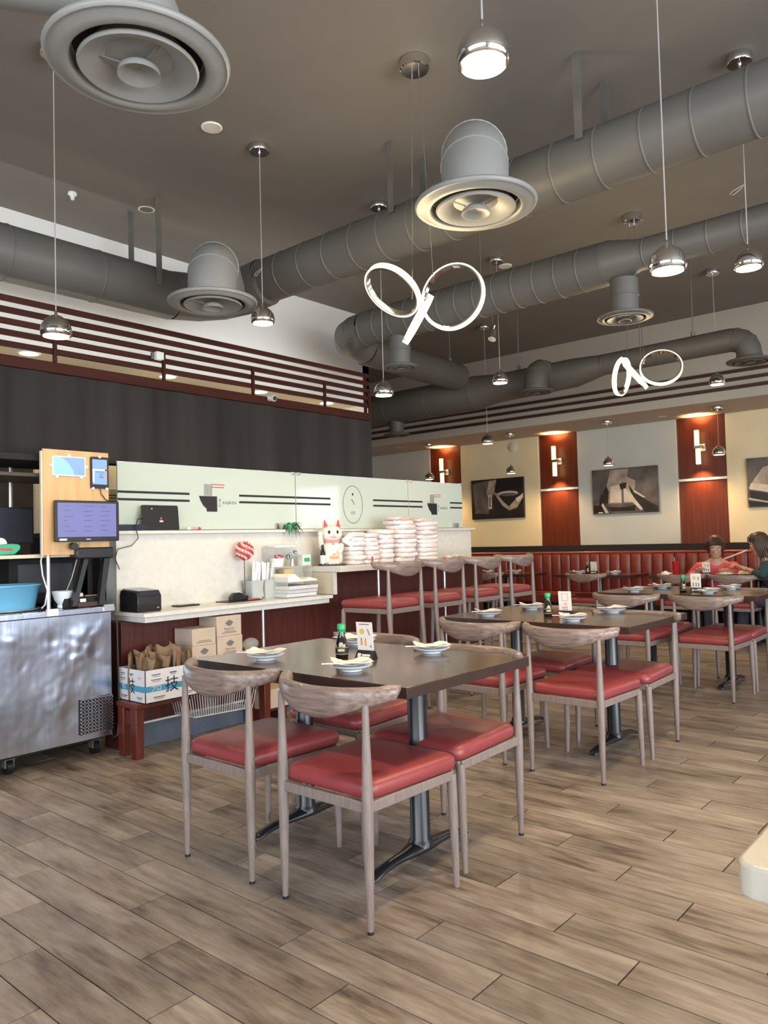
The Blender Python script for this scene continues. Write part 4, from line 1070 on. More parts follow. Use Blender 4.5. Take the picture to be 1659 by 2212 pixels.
MB().cyl((.115, -.085, .020), (.12, -.04, .02), .014).build('rolled_towel', M['paper'], t)
MB().box(.10, .125, -.02, .07, .012, .016).build('rim_strip', M['plywood'], t)
t = thing('serving_tray', 'dark serving tray under the other one beside the white bowl', 'tray', (-4.56, 2.385, .917))
MB().box(-.13, .15, -.10, .085, 0, .03).build('board', M['tableedge'], t, bevel=.004)
MB().cyl((.14, -.085, .040), (.145, -.05, .04), .011).build('rolled_towel', M['paper'], t)
MB().box(-.1, .1, -.09, .08, .03, .047).build('rim', M['blackmat'], t)
tag(MB().tube([(-4.44, 2.085, 1.25), (-4.42, 2.068, 1.20), (-4.415, 2.075, 1.12), (-4.41, 2.10, 1.03), (-4.41, 2.085, .95), (-4.42, 2.07, .93)], .0045, 6).build('hanging_cord', M['wire']), 'pale cord looping down the left chrome post', 'cord')
tag(MB().tube([(-4.40, 2.30, 1.31), (-4.41, 2.285, 1.22), (-4.43, 2.26, 1.10), (-4.45, 2.235, 1.02)], .003, 6).build('screen_cord', M['ladder']), 'thin grey cord hanging from the monitor to the bowl', 'cord')
# kitchen behind
t = thing('kitchen_partition', 'tan partition panel seen between board and glass screen', 'panel', (-6.3, 3.4, 0))
MB().box(-.02, .02, -.5, .5, .9, 2.1).build('panel', M['beige'], t)
t = thing('paper_menu', 'yellow printed sheet glowing in the kitchen beside the board', 'paper', (-5.8, 3.315, 1.69))
MB(X).box(-.085, .085, -.055, .06, 0, .004).build('sheet', M['yellowpaper'], t)
b = MB(X); b.box(-.05, .04, .005, .015, .004, .005).box(-.05, .06, -.018, -.008, .004, .005).box(-.05, .06, -.042, -.032, .004, .005)
tag(b.build('print_lines', M['inkbrown'], t), kind='stuff')
for y, z, h, l in ((3.28, 1.46, .10, 'upper'), (3.32, 1.40, .045, 'lower')):
    t = thing('kitchen_jar', 'pale kitchen jar behind the glass screen end, '+l+' one', 'jar', (-5.8, y, z))
    MB().lathe([(.001, 0), (.03, 0), (.032, h*.8), (.024, h), (.001, h)], 16).build('body', M['paper'], t)
    MB().lathe([(.001, h+.008), (.026, h+.008), (.027, h-.004), (.024, h-.006)], 16).build('lid', M['wire'], t)
t = thing('kitchen_shelf', 'dark kitchen shelving behind the counter wall', 'shelf', (-5.8, 3.2, 0))
MB().box(-.15, .15, -.5, .5, 1.36, 1.395).box(-.15, -.12, -.5, .5, 0, 1.36).build('board', M['blackmat'], t)
tag(MB().box(-5.02, -4.99, 1.2, 2.42, 1.822, 1.852).build('pale_beam', M['beige']), 'thin pale beam under the dark cloth band at the left edge', 'beam')

# ================================================================== ON THE LOW COUNTER
t = thing('receipt_printer', 'black receipt printer at the left end of the low counter', 'printer', (-4.40, 2.70, .8602))
prof = [(-.11, 0), (.10, 0), (.105, .01), (.105, .10), (.085, .128), (-.06, .142), (-.10, .135), (-.11, .11)]
MB(frame((0, 0, 0), (1, 0, 0), (0, 0, 1))).prism(prof, -.085, .085).build('body', M['black'], t, bevel=.006)
MB(frame((0, 0, 0), (1, 0, 0), (0, 0, 1))).prism([(-.09, .139), (.083, .130), (.103, .104), (.108, .104), (.09, .134), (-.09, .145)], -.075, .075).build('lid', M['screen_dark'], t, bevel=.002)
MB().box(.105, .107, .05, .065, .02, .028).build('button', M['steelbar'], t)
def slab(name, label, cat, x, y, z, dx, dy, dz, m, rz=0, bev=.003, part='body'):
    t = thing(name, label, cat, (x, y, z), rz)
    MB().box(-dx/2, dx/2, -dy/2, dy/2, 0, dz).build(part, M[m], t, bevel=bev)
    return t
t = slab('card_reader', 'flat black payment pad lying on the low counter', 'card reader', -4.46, 3.08, .8602, .085, .17, .010, 'black')
MB().box(-.025, .025, -.05, .05, .0101, .0112).build('pad', M['screen_dark'], t)
t = slab('black_mat', 'thin black mat in the middle of the low counter', 'mat', -4.44, 3.52, .8602, .16, .30, .006, 'black')
t = thing('tape_holder', 'black desk tape dispenser on the black mat', 'dispenser', (-4.43, 3.50, .8665))
MB(X).prism([(-.07, 0), (.08, 0), (.085, .03), (.06, .035), (.045, .028), (.03, .05), (-.0, .06), (-.04, .055), (-.068, .03)], -.02, .02).build('body', M['black'], t, bevel=.003)
MB(X).cyl((.0, .04, -.012), (.0, .04, .012), .026).build('tape_roll', M['whiteplastic'], t)
t = thing('pen', 'red pen on the black mat', 'pen', (-4.37, 3.60, .8668))
MB().tube([(0, -.055, .005), (0, .05, .005), (0, .06, .005)], [.0048, .0048, .001], 8).build('barrel', M['inkred'], t)
t = thing('chopstick_bin', 'clear plastic bin with two compartments on the low counter', 'bin', (-4.46, 3.735, .8602))
for sy, m in ((-.062, 'frosted'), (.062, 'frosted')):
    rg = []
    for z, w, d in ((0, .045, .045), (.135, .058, .058), (.142, .063, .061), (.142, .056, .055), (.10, .052, .052), (.02, .043, .043)):
        rg.append([(x*d/.5, sy+y*w/.5, z) for x, y in rrect(1, 1, .12, 3)])
    MB().loft(rg).build('compartment', M[m], t, angle=50)
random.seed(5)
for k in range(11):
    y = -.095+.019*k; lean = random.uniform(-.012, .03)
    o = MB().loft([[(-.002, -.011, .0), (.002, -.011, .0), (.002, .011, .0), (-.002, .011, .0)], [(-.002+lean*.3, -.011+lean, .26), (.002+lean*.3, -.011+lean, .26), (.002+lean*.3, .011+lean, .26), (-.002+lean*.3, .011+lean, .26)]]).build('chopstick_sleeve', M['paperw'])
    o.location = (-4.46+random.uniform(-.02, .02), 3.735+y*.85, .866+random.uniform(0, .012))
    tag(o, 'white paper chopstick sleeve standing in the clear bin', 'chopsticks', 'chopstick sleeves in the bin')
t = thing('candy_ball', 'ball of red and pink wrapped candies on a stick', 'decoration', (-4.47, 3.60, 1.222))
random.seed(9); b = MB()
b.ell((0, 0, 0), (.060, .060, .060), 18, 12)
b.build('core', M['inkpink'], t)
for k in range(110):
    z = 1-2*(k+.5)/110; a = k*2.39996; rr = math.sqrt(1-z*z); n = Vector((rr*math.cos(a), rr*math.sin(a), z)); c = n*.060
    if n.x < -.35: continue
    MB(Matrix.Translation(c) @ n.to_track_quat('Z', 'Y').to_matrix().to_4x4()).box(-.0085, .0085, -.0065, .0065, -.004, .012).build('candy', M['inkred' if k % 2 else 'bagpink'], t, bevel=.002, seg=1)
MB().cyl((0, 0, -.06), (.0, .0, -.35), .003).build('stick', M['black'], t)
# paper organiser
t = thing('paper_organizer', 'two-tier desk tray full of white papers at the right of the low counter', 'desk tray', (-4.38, 3.985, .8602))
MB().box(-.13, .13, -.16, .155, 0, .006).box(-.13, .13, -.16, .155, .112, .118).box(-.13, .13, -.165, -.160, .0, .16).build('tiers', M['clearplastic'], t)
for i, (z, m, n) in enumerate(((.0065, 'paperw', 'lowest'), (.034, 'boxwhite', 'second from the bottom'), (.062, 'paperw', 'third from the bottom'), (.088, 'inkblue', 'x'))):
    if i == 3: continue
    t2 = thing('paper_stack', 'stack of white order pads on the desk tray, '+n, 'papers', (-4.385+.006*i, 3.985+.004*i, .8602+z), R(2*i-2))
    b = MB()
    b.box(-.12, .12, -.15, .145, 0, .025); b.build('sheets', M[m], t2, bevel=.002)
    b = MB()
    for k in range(4): b.box(.1202, .1208, -.15, .145, .004+k*.006, .0052+k*.006)
    tag(b.build('sheet_edges', M['inkgrey'], t2), kind='stuff')
t = thing('leaflet_pile', 'cream leaflets sloping on the upper desk tray', 'papers', (-4.38, 3.985, .9785))
MB(X).prism([(-.15, 0), (.15, 0), (.15, .012), (.06, .03), (.03, .015), (-.02, .018), (-.08, .060), (-.13, .062), (-.15, .04)], -.1, .12).build('sheets', M['paper'], t, bevel=.002)
t = thing('brown_box', 'small brown card box on the upper desk tray', 'box', (-4.46, 3.99, .9785))
MB().box(-.04, .04, -.045, .05, .035, .092).build('body', M['gold'], t, bevel=.002)
# acrylic riser and its goods, next to the cat
t = thing('acrylic_stand', 'clear acrylic stand with two levels left of the lucky cat', 'stand', (-4.46, 4.07, .8602))
MB().box(-.07, .07, -.25, .14, .225, .231).box(-.07, .07, -.24, .02, .372, .378).box(-.07, -.064, -.24, .13, 0, .40).box(-.07, .07, .128, .134, 0, .231).box(-.07, .06, -.245, -.24, .1, .378).build('panels', M['clearplastic'], t)
t = slab('white_tray', 'cream lid lying on the top level of the acrylic stand', 'lid', -4.45, 3.945, 1.2385, .10, .21, .016, 'paper', part='lid')
t = thing('candy_tub', 'small white tub filled with red candies on the acrylic stand', 'tub', (-4.45, 3.90, 1.0914))
MB().lathe([(.001, 0), (.040, 0), (.052, .065), (.050, .066), (.001, .06)], 20, sx=.9, sy=1.2).build('tub', M['bag'], t)
random.seed(2)
for k in range(16):
    a = random.uniform(0, 6.28); r = random.uniform(0, .04)
    MB().ell((r*math.cos(a), r*1.2*math.sin(a), .072+random.uniform(0, .012)), (.012, .012, .009), 8, 5).build('candy', M['inkred' if k % 3 else 'inkpink'], t)
t = thing('green_package', 'pale green packet standing by the lucky cat', 'packet', (-4.42, 4.155, 1.0914))
MB().box(-.03, .03, -.045, .045, 0, .085).build('packet', M['glassedge'], t, bevel=.004)
MB().box(.0302, .031, -.03, .03, .03, .06).build('label', M['green_plastic'], t)
t = thing('blue_trinket', 'small blue and silver trinket on the acrylic stand', 'ornament', (-4.44, 4.045, 1.0914))
random.seed(4)
MB().cyl((0, 0, 0), (0, 0, .06), .02, .012).build('base', M['steelbar'], t)
for k in range(9): MB().ell((random.uniform(-.02, .02), random.uniform(-.04, .04), .05+random.uniform(0, .07)), (.013, .013, .013), 8, 5).build('bead', M['inkblue' if k % 2 else 'steelbar'], t)
t = thing('small_bottle', 'small dark bottle with a white label beside the lucky cat', 'bottle', (-4.36, 4.30, 1.0805))
MB().lathe([(.001, 0), (.022, 0), (.023, .10), (.010, .135), (.010, .165), (.001, .166)], 18).build('body', M['soy'], t)
MB().lathe([(.0235, .02), (.0235, .085), (.0228, .086)], 18).build('label', M['boxwhite'], t)
MB().lathe([(.011, .145), (.0125, .146), (.0125, .170), (.001, .172)], 14).build('cap', M['black'], t)
t = thing('potted_greens', 'small dark green plant on the ledge before the glass screen', 'plant', (-4.535, 4.10, 1.3785))
MB().lathe([(.001, 0), (.02, 0), (.026, .03), (.001, .028)], 14).build('pot', M['black'], t)
random.seed(12)
for k in range(46):
    a = random.uniform(0, 6.28); L = random.uniform(.05, .14); dy = math.sin(a)*L*1.1; dx = abs(math.cos(a))*L*.5; dz = random.uniform(-.10, .03)
    p0 = Vector((0, dy*.15, .03)); p1 = Vector((dx*.6, dy*.6, .045+dz*.2)); p2 = Vector((dx, dy, .03+dz)); w = .010
    s = Vector((dy, -dx, 0)).normalized()*w
    MB().loft([[p0-s*.3, p0+s*.3, p0+Vector((0, 0, .001))], [p1-s, p1+s, p1+Vector((0, 0, .003))], [p2-s*.2, p2+s*.2, p2+Vector((0, 0, .001))]]).build('leaf', M['leaf' if k % 3 else 'green_plastic'], t)

# ================================================================== LEDGE
t = thing('black_box', 'low black box at the left end of the cream ledge', 'box', (-4.58, 2.715, 1.3785))
MB().box(-.06, .065, -.115, .115, 0, .040).build('body', M['screen_dark'], t, bevel=.003)
MB().box(.066, .067, -.09, -.03, .015, .022).build('slot', M['black'], t)
t = thing('ledge_tablet', 'black tablet seen from behind leaning on the cream ledge', 'tablet', (-4.545, 2.955, 1.3785))
X2 = frame((0, 0, .0), (0, 1, 0), (-.10, 0, 1))
MB(X2).prism([(x, y+.087) for x, y in rrect(.285, .172, .012)], -.008, .002).build('casing', M['black'], t, bevel=.002)
MB(X2).prism([(.002+.010*math.cos(a), .082+.010*math.sin(a)) for a in (0, 1, 2, 3, 4, 5)], .002, .003).build('round_mark', M['inkred'], t)
MB(X2).box(-.012, .016, .058, .068, .002, .003).box(-.07, -.06, .145, .152, .002, .003).build('label', M['whiteplastic'], t)
MB().box(-.06, -.01, -.10, .10, 0, .006).build('stand', M['black'], t)
MB(Matrix.Translation((4.545, -2.955, -1.3785))).tube([(-4.55, 2.82, 1.46), (-4.52, 2.76, 1.455), (-4.50, 2.73, 1.40), (-4.49, 2.745, 1.33), (-4.50, 2.70, 1.28), (-4.53, 2.62, 1.26), (-4.53, 2.60, 1.20), (-4.53, 2.63, 1.13)], .0035, 6).build('power_cord', M['black'], t)
for i, (y, m) in enumerate(((3.17, 'bag'), (3.215, 'inkpink'), (3.255, 'inkred'))):
    t = thing('wrapped_candy', ('pale', 'pink', 'red')[i]+' wrapped candy on the ledge beside the tablet', 'candy', (-4.54, y, 1.3785))
    MB().ell((0, 0, .012), (.011, .016, .011), 10, 6).build('sweet', M[m], t)
    MB().loft([[(0, .014, .012), (.003, .014, .014), (-.003, .014, .014)], [(0, .028, .006), (.010, .028, .02), (-.010, .028, .02)]]).build('twist', M['bag'], t)

# lucky cat figurine
t = thing('lucky_cat', 'cream lucky cat figurine with red ears and pink collar on the bar end', 'figurine', (-4.36, 4.40, 1.0805), R(-32))
X = frame((0, 0, 0), (0, 1, 0), (0, 0, 1))   # local: right, up, towards room
MB().box(-.07, .08, -.10, .10, 0, .012).build('base', M['black'], t, bevel=.003)
rg = []
for z, rx, ry in ((.012, .070, .078), (.03, .080, .088), (.08, .082, .090), (.13, .074, .080), (.17, .062, .066), (.195, .052, .056)):
    rg.append([(rx*math.cos(a*PI/12), ry*math.sin(a*PI/12), z) for a in range(24)])
MB().loft(rg).build('body', M['cat'], t, angle=60)
MB().ell((.01, 0, .255), (.075, .088, .070), 22, 14).build('head', M['cat'], t)
MB().ell((.074, 0, .238), (.018, .034, .018), 12, 8).build('muzzle', M['cat'], t)
for s in (-1, 1):
    e = MB().loft([[(-.015, s*.075, .295), (.03, s*.075, .295), (.03, s*.025, .315), (-.015, s*.025, .315)], [(.005, s*.062, .380), (.012, s*.062, .380), (.012, s*.052, .382), (.005, s*.052, .382)]]).build('ear', M['cat'], t, bevel=.004)
    MB().loft([[(.031, s*.070, .303), (.034, s*.070, .303), (.034, s*.034, .318), (.031, s*.034, .318)], [(.014, s*.060, .366), (.017, s*.060, .366), (.017, s*.054, .368), (.014, s*.054, .368)]]).build('inner_ear', M['inkred'], e)
    MB().ell((.078, s*.034, .268), (.008, .010, .015), 10, 8).build('eye', M['ink'], t)
    MB().ell((.064, s*.03, .026), (.030, .022, .018), 12, 8).build('paw', M['cat'], t)
MB().ell((.092, 0, .244), (.005, .007, .005), 8, 6).build('nose', M['inkpink'], t)
MB().tube([(.090, -.016, .232), (.093, 0, .226), (.090, .016, .232)], .002, 6).build('mouth', M['inkred'], t)
MB().tube([(.060*math.cos(a*PI/12), .064*math.sin(a*PI/12), .190+.006*math.cos(a*PI/12)) for a in range(24)], .009, 8, closed=True).build('collar', M['inkpink'], t)
MB().ell((.068, 0, .178), (.012, .012, .012), 10, 8).build('bell', M['gold'], t)
MB().tube([(.02, -.08, .15), (.05, -.100, .19), (.055, -.102, .24)], [.026, .022, .019], 10).ell((.058, -.102, .255), (.022, .022, .024), 10, 8).build('raised_arm', M['cat'], t)
MB().tube([(.02, .075, .16), (.066, .06, .12), (.088, .03, .10)], [.024, .02, .018], 10).build('lower_arm', M['cat'], t)
for a, c in ((25, .09), (-20, .10)):
    MB(Matrix.Translation((.01, .085, .20)) @ Matrix.Rotation(R(a), 4, 'X')).loft([[(-.01, 0, -.012), (.012, 0, -.012), (.012, 0, .012), (-.01, 0, .012)], [(-.012, c, -.03), (.014, c, -.03), (.014, c, .03), (-.012, c, .03)]]).build('bow_loop', M['bagpink'], t, bevel=.006)
MB().box(.088, .093, -.035, .038, .055, .078).box(.088, .092, -.012, .014, .085, .098).build('coin_print', M['inkorange'], t)

# stacks of bundled plastic bags on the bar
random.seed(21)
def bundle(w, d, h, seed, pink):
    rg = []
    for k, (z, s) in enumerate(((0, .86), (.15, .98), (.4, 1.03), (.65, 1.03), (.9, .97), (1, .82))):
        ring = []
        for j in range(34):
            a = 2*PI*j/34; c, s2 = math.cos(a), math.sin(a)
            nn = noise.noise(Vector((c*2.2+seed, s2*2.2, k*.9)))+.6*noise.noise(Vector((c*6+seed, s2*6, k*1.3)))
            x = math.copysign(abs(c)**.5, c)*d/2*s*(1+.13*nn); y = math.copysign(abs(s2)**.5, s2)*w/2*s*(1+.11*nn)
            ring.append((x, y, h*z+(0 if k == 0 else .007*noise.noise(Vector((c*4, s2*4, seed))))))
        rg.append(ring)
    return MB().loft(rg)
ST = [(4.60, .155, 1.345, 'just right of the lucky cat', 7), (4.775, .16, 1.335, 'second from the cat', 7), (4.965, .165, 1.365, 'third from the cat', 7), (5.235, .25, 1.445, 'tall stack in the middle', 9), (5.555, .26, 1.43, 'tall stack farthest right', 9)]
for y, w, top, nm, n in ST:
    h = (top-1.081)/n
    for k in range(n):
        pk = (k+int(y*10)) % 4 == 1
        t = thing('bag_bundle', 'flat bundle of pale takeaway bags, '+nm+(', topmost' if k == n-1 else ''), 'bags', (-4.33+random.uniform(-.012, .012), y+random.uniform(-.012, .012), 1.081+k*h), R(random.uniform(-7, 7)), 'takeaway bag bundles, '+nm)
        bundle(w*random.uniform(.95, 1.10), .20, h*1.0, random.random()*9, pk).build('bag_body', M['bag'], t, angle=70)
        if pk or k == n-1:
            MB().box(.085, .10, -w*.22, w*.22, h*.2, h*.8).build('pink_band', M['bagpink'], t, bevel=.004)
    if n == 9:
        t = thing('bag_bundle', 'loose pink-tinged bag lying over the '+nm, 'bags', (-4.33, y-.03, top+.0005), R(10), 'takeaway bag bundles, '+nm)
        bundle(w*.9, .16, .03, 3.3, True).build('bag_body', M['bagpink'], t, angle=70)
t = thing('small_figure', 'tiny red and white ornament in front of the bag stacks', 'ornament', (-4.19, 4.70, 1.0805))
MB().lathe([(.001, 0), (.012, 0), (.012, .006), (.005, .02), (.009, .035), (.006, .06), (.001, .062)], 12).build('body', M['inkred'], t)
MB().ell((0, 0, .07), (.008, .008, .009), 8, 6).build('head', M['bag'], t)
t = thing('folded_cloth', 'small crumpled pink and white cloth at the end of the bag stacks', 'cloth', (-4.30, 6.0, 1.0805))
def cl(u, v): return ((u-.5)*.14, (v-.5)*.18, .012+.03*abs(noise.noise(Vector((u*4, v*4, 2))))+.01*math.sin(u*8))
MB().grid(cl, 14, 14).build('cloth_sheet', M['bag'], t)
MB().box(-.05, -.0, -.12, -.085, 0, .014).build('pink_corner', M['inkpink'], t)

# ================================================================== UNDER THE LOW COUNTER
t = thing('low_bench', 'low red-brown wooden bench under the counter carrying a carton', 'bench', (-4.24, 2.95, 0))
MB().box(-.13, .10, -.45, .62, .300, .332).build('seat_board', M['bench'], t, bevel=.004)
for y in (-.42, -.375+.0, .56):
    pass
for x, y in ((.05, -.415), (-.09, -.415), (.05, .58), (-.09, .58)):
    MB().loft([[(x-.03, y-.025, 0), (x+.03, y-.025, 0), (x+.03, y+.025, 0), (x-.03, y+.025, 0)], [(x-.035, y-.028, .2995), (x+.035, y-.028, .2995), (x+.035, y+.028, .2995), (x-.035, y+.028, .2995)]]).build('leg', M['bench'], t, bevel=.004)
MB().box(-.10, .07, -.43, -.41, .2, .28).build('side_rail', M['bench'], t)
cx = thing('printed_carton', 'open white carton with blue band and black brush characters on the bench', 'carton', (-4.255, 2.735, .3325))
W2, D2, H = .195, .15, .195
MB().box(-D2, D2, -W2, W2, 0, .004).box(D2-.004, D2, -W2, W2, 0, H).box(-D2, -D2+.004, -W2, W2, 0, H).box(-D2, D2, -W2, -W2+.004, 0, H).box(-D2, D2, W2-.004, W2, 0, H).build('walls', M['boxwhite'], cx)
MB().box(D2, D2+.0008, -W2, W2, .065, .100).box(-D2, D2, -W2-.0008, -W2, .065, .100).build('blue_band', M['inkblue'], cx)
XF = frame((D2+.001, 0, 0), (0, 1, 0), (0, 0, 1)); XS = frame((0, -W2-.001, 0), (1, 0, 0), (0, 0, 1))
text('brush_character', '技', .10, M['ink'], XF @ Matrix.Translation((-.01, .088, 0)), cx)
text('brush_character', '技', .10, M['ink'], XS @ Matrix.Translation((-.0, .088, 0)), cx, sx=.8)
text('band_lettering', 'プロ', .038, M['boxwhite'], XF @ Matrix.Translation((-.12, .082, 0)), cx)
text('band_lettering', 'の', .030, M['boxwhite'], XF @ Matrix.Translation((.10, .082, 0)), cx)
text('band_lettering', 'プロ', .034, M['boxwhite'], XS @ Matrix.Translation((-.09, .082, 0)), cx, sx=.7)
for XX, w in ((XF, 1.0), (XS, .8)):
    for (px, py, pw, m) in ((-.12, .165, .06, 'inkgrey'), (-.12, .135, .07, 'inkgrey'), (.0, .165, .05, 'ink'), (.11, .15, .05, 'inkpink'), (-.10, .03, .08, 'inkbrown'), (.11, .03, .07, 'inkgrey')):
        MB(XX).box((px-pw/2)*w, (px+pw/2)*w, py-.003, py+.003, 0, .0004).box((px-pw/2.6)*w, (px+pw/2.6)*w, py-.012, py-.009, 0, .0004).build('print_line', M[m], cx)
random.seed(31)
for k in range(15):
    y = -.165+.024*k+random.uniform(-.006, .006); x = random.uniform(-.09, .09); hh = random.uniform(.24, .315)
    w = random.uniform(.05, .075); rot = random.uniform(-50, 50)
    t = thing('paper_bag', 'crumpled brown paper bag stuffed upright in the printed carton', 'bag', (-4.255+x, 2.735+y*.9, .338), R(rot), 'brown paper bags in the carton')
    s = random.random()*9
    def pb(u, v, hh=hh, w=w, s=s):
        return ((u-.5)*2*w*(1+.1*math.sin(v*6+s)), .010*math.sin(u*9+s+v*3)+.012*noise.noise(Vector((u*3+s, v*4, s))), v*hh+.012*math.sin(u*11+s)*v)
    g = MB(); g.grid(pb, 8, 8); o = g.build('bag_sheet', M['kraft'], t, angle=25)
    m2 = o.modifiers.new('thick', 'SOLIDIFY'); m2.thickness = .008
def kbox(label, x, y, z, dx, dy, dz, mark=True, line=True):
    t = thing('kraft_box', label, 'box', (x, y, z))
    MB().box(-dx/2, dx/2, -dy/2, dy/2, 0, dz).build('body', M['kraftbox'], t, bevel=.003)
    XX = frame((dx/2+.0006, 0, dz/2), (0, 1, 0), (0, 0, 1))
    if mark:
        MB(XX).prism([(-.035, .02), (0, .042), (.035, .022), (.012, .0), (-.012, .0)], 0, .0005).build('leaf_mark', M['inkgrey'], t)
        text('box_lettering', 'Baguettes', .022, M['inkgrey'], XX @ Matrix.Translation((0, -.018, 0)), t, .0003)
    if line:
        MB(XX).box(-.06, .06, -dz/2+.02, -dz/2+.024, 0, .0005).box(-.045, .045, -dz/2+.030, -dz/2+.033, 0, .0005).build('print_line', M['inkbrown'], t)
kbox('pale kraft box under the counter, left of three stacked boxes, upper', -4.31, 3.045, .615, .20, .185, .11, False)
kbox('pale kraft box under the counter, left of three stacked boxes, lower', -4.31, 3.045, .500, .20, .19, .1145)
kbox('pale kraft box under the counter, right stack, top', -4.31, 3.25, .655, .20, .205, .135)
kbox('pale kraft box under the counter, right stack, below the top one', -4.31, 3.255, .520, .20, .21, .134)
t = thing('box_shelf', 'dark low shelf board carrying the kraft boxes under the counter', 'shelf', (-4.31, 3.15, .48))
MB().box(-.10, .11, -.20, .40, 0, .0195).build('board', M['mahog'], t)
for y in (-.19, .2): MB().box(-.09, .09, y-.01, y+.01, -.148, 0).build('side', M['mahog'], t)
kbox('plain kraft box low under the counter behind the first table', -4.29, 3.65, .105, .20, .25, .135, False, False)
t = thing('box_stool', 'small dark stool under the plain kraft box', 'stool', (-4.30, 3.65, 0))
MB().box(-.09, .09, -.12, .12, .085, .104).box(-.08, .08, -.11, -.09, 0, .085).box(-.08, .08, .09, .11, 0, .085).build('frame', M['bench'], t)
t = thing('plastic_wrap', 'crumpled clear plastic wrap hanging under the counter', 'wrap', (-4.26, 3.47, .52))
MB().ell((0, 0, .05), (.04, .07, .045), 12, 8).build('crumple', M['clearplastic'], t)
MB().box(-.05, .05, -.06, .06, -.0200, .004).build('card_base', M['kraftbox'], t)
t = thing('wire_basket', 'white wire basket hanging beside the bench under the counter', 'basket', (-4.24, 3.14, .18))
b = MB(); ys, xs = .265, .12
for z, f in ((.155, 1.0), (.0, .88)):
    b2 = MB(); b2.tube([(xs*f, -ys*f, z), (xs*f, ys*f, z-.02*f), (-xs*f, ys*f, z-.02*f), (-xs*f, -ys*f, z)], .005 if z else .004, 6, closed=True); b2.build('rim_wire' if z else 'base_wire', M['wire'], t)
b = MB()
for k in range(27):
    f = -1+2*k/26
    b.tube([(xs, ys*f, .155-.01*(f+1)), (xs*.88, ys*.88*f, -.01*(f+1)), (-xs*.88, ys*.88*f, -.01*(f+1)), (-xs, ys*f, .155-.01*(f+1))], .0022, 5)
for k in range(9):
    f = -1+2*k/8
    b.tube([(xs*f, -ys, .155), (xs*.88*f, -ys*.88, 0)], .0022, 5)
tag(b.build('wires', M['wire'], t), kind='stuff')

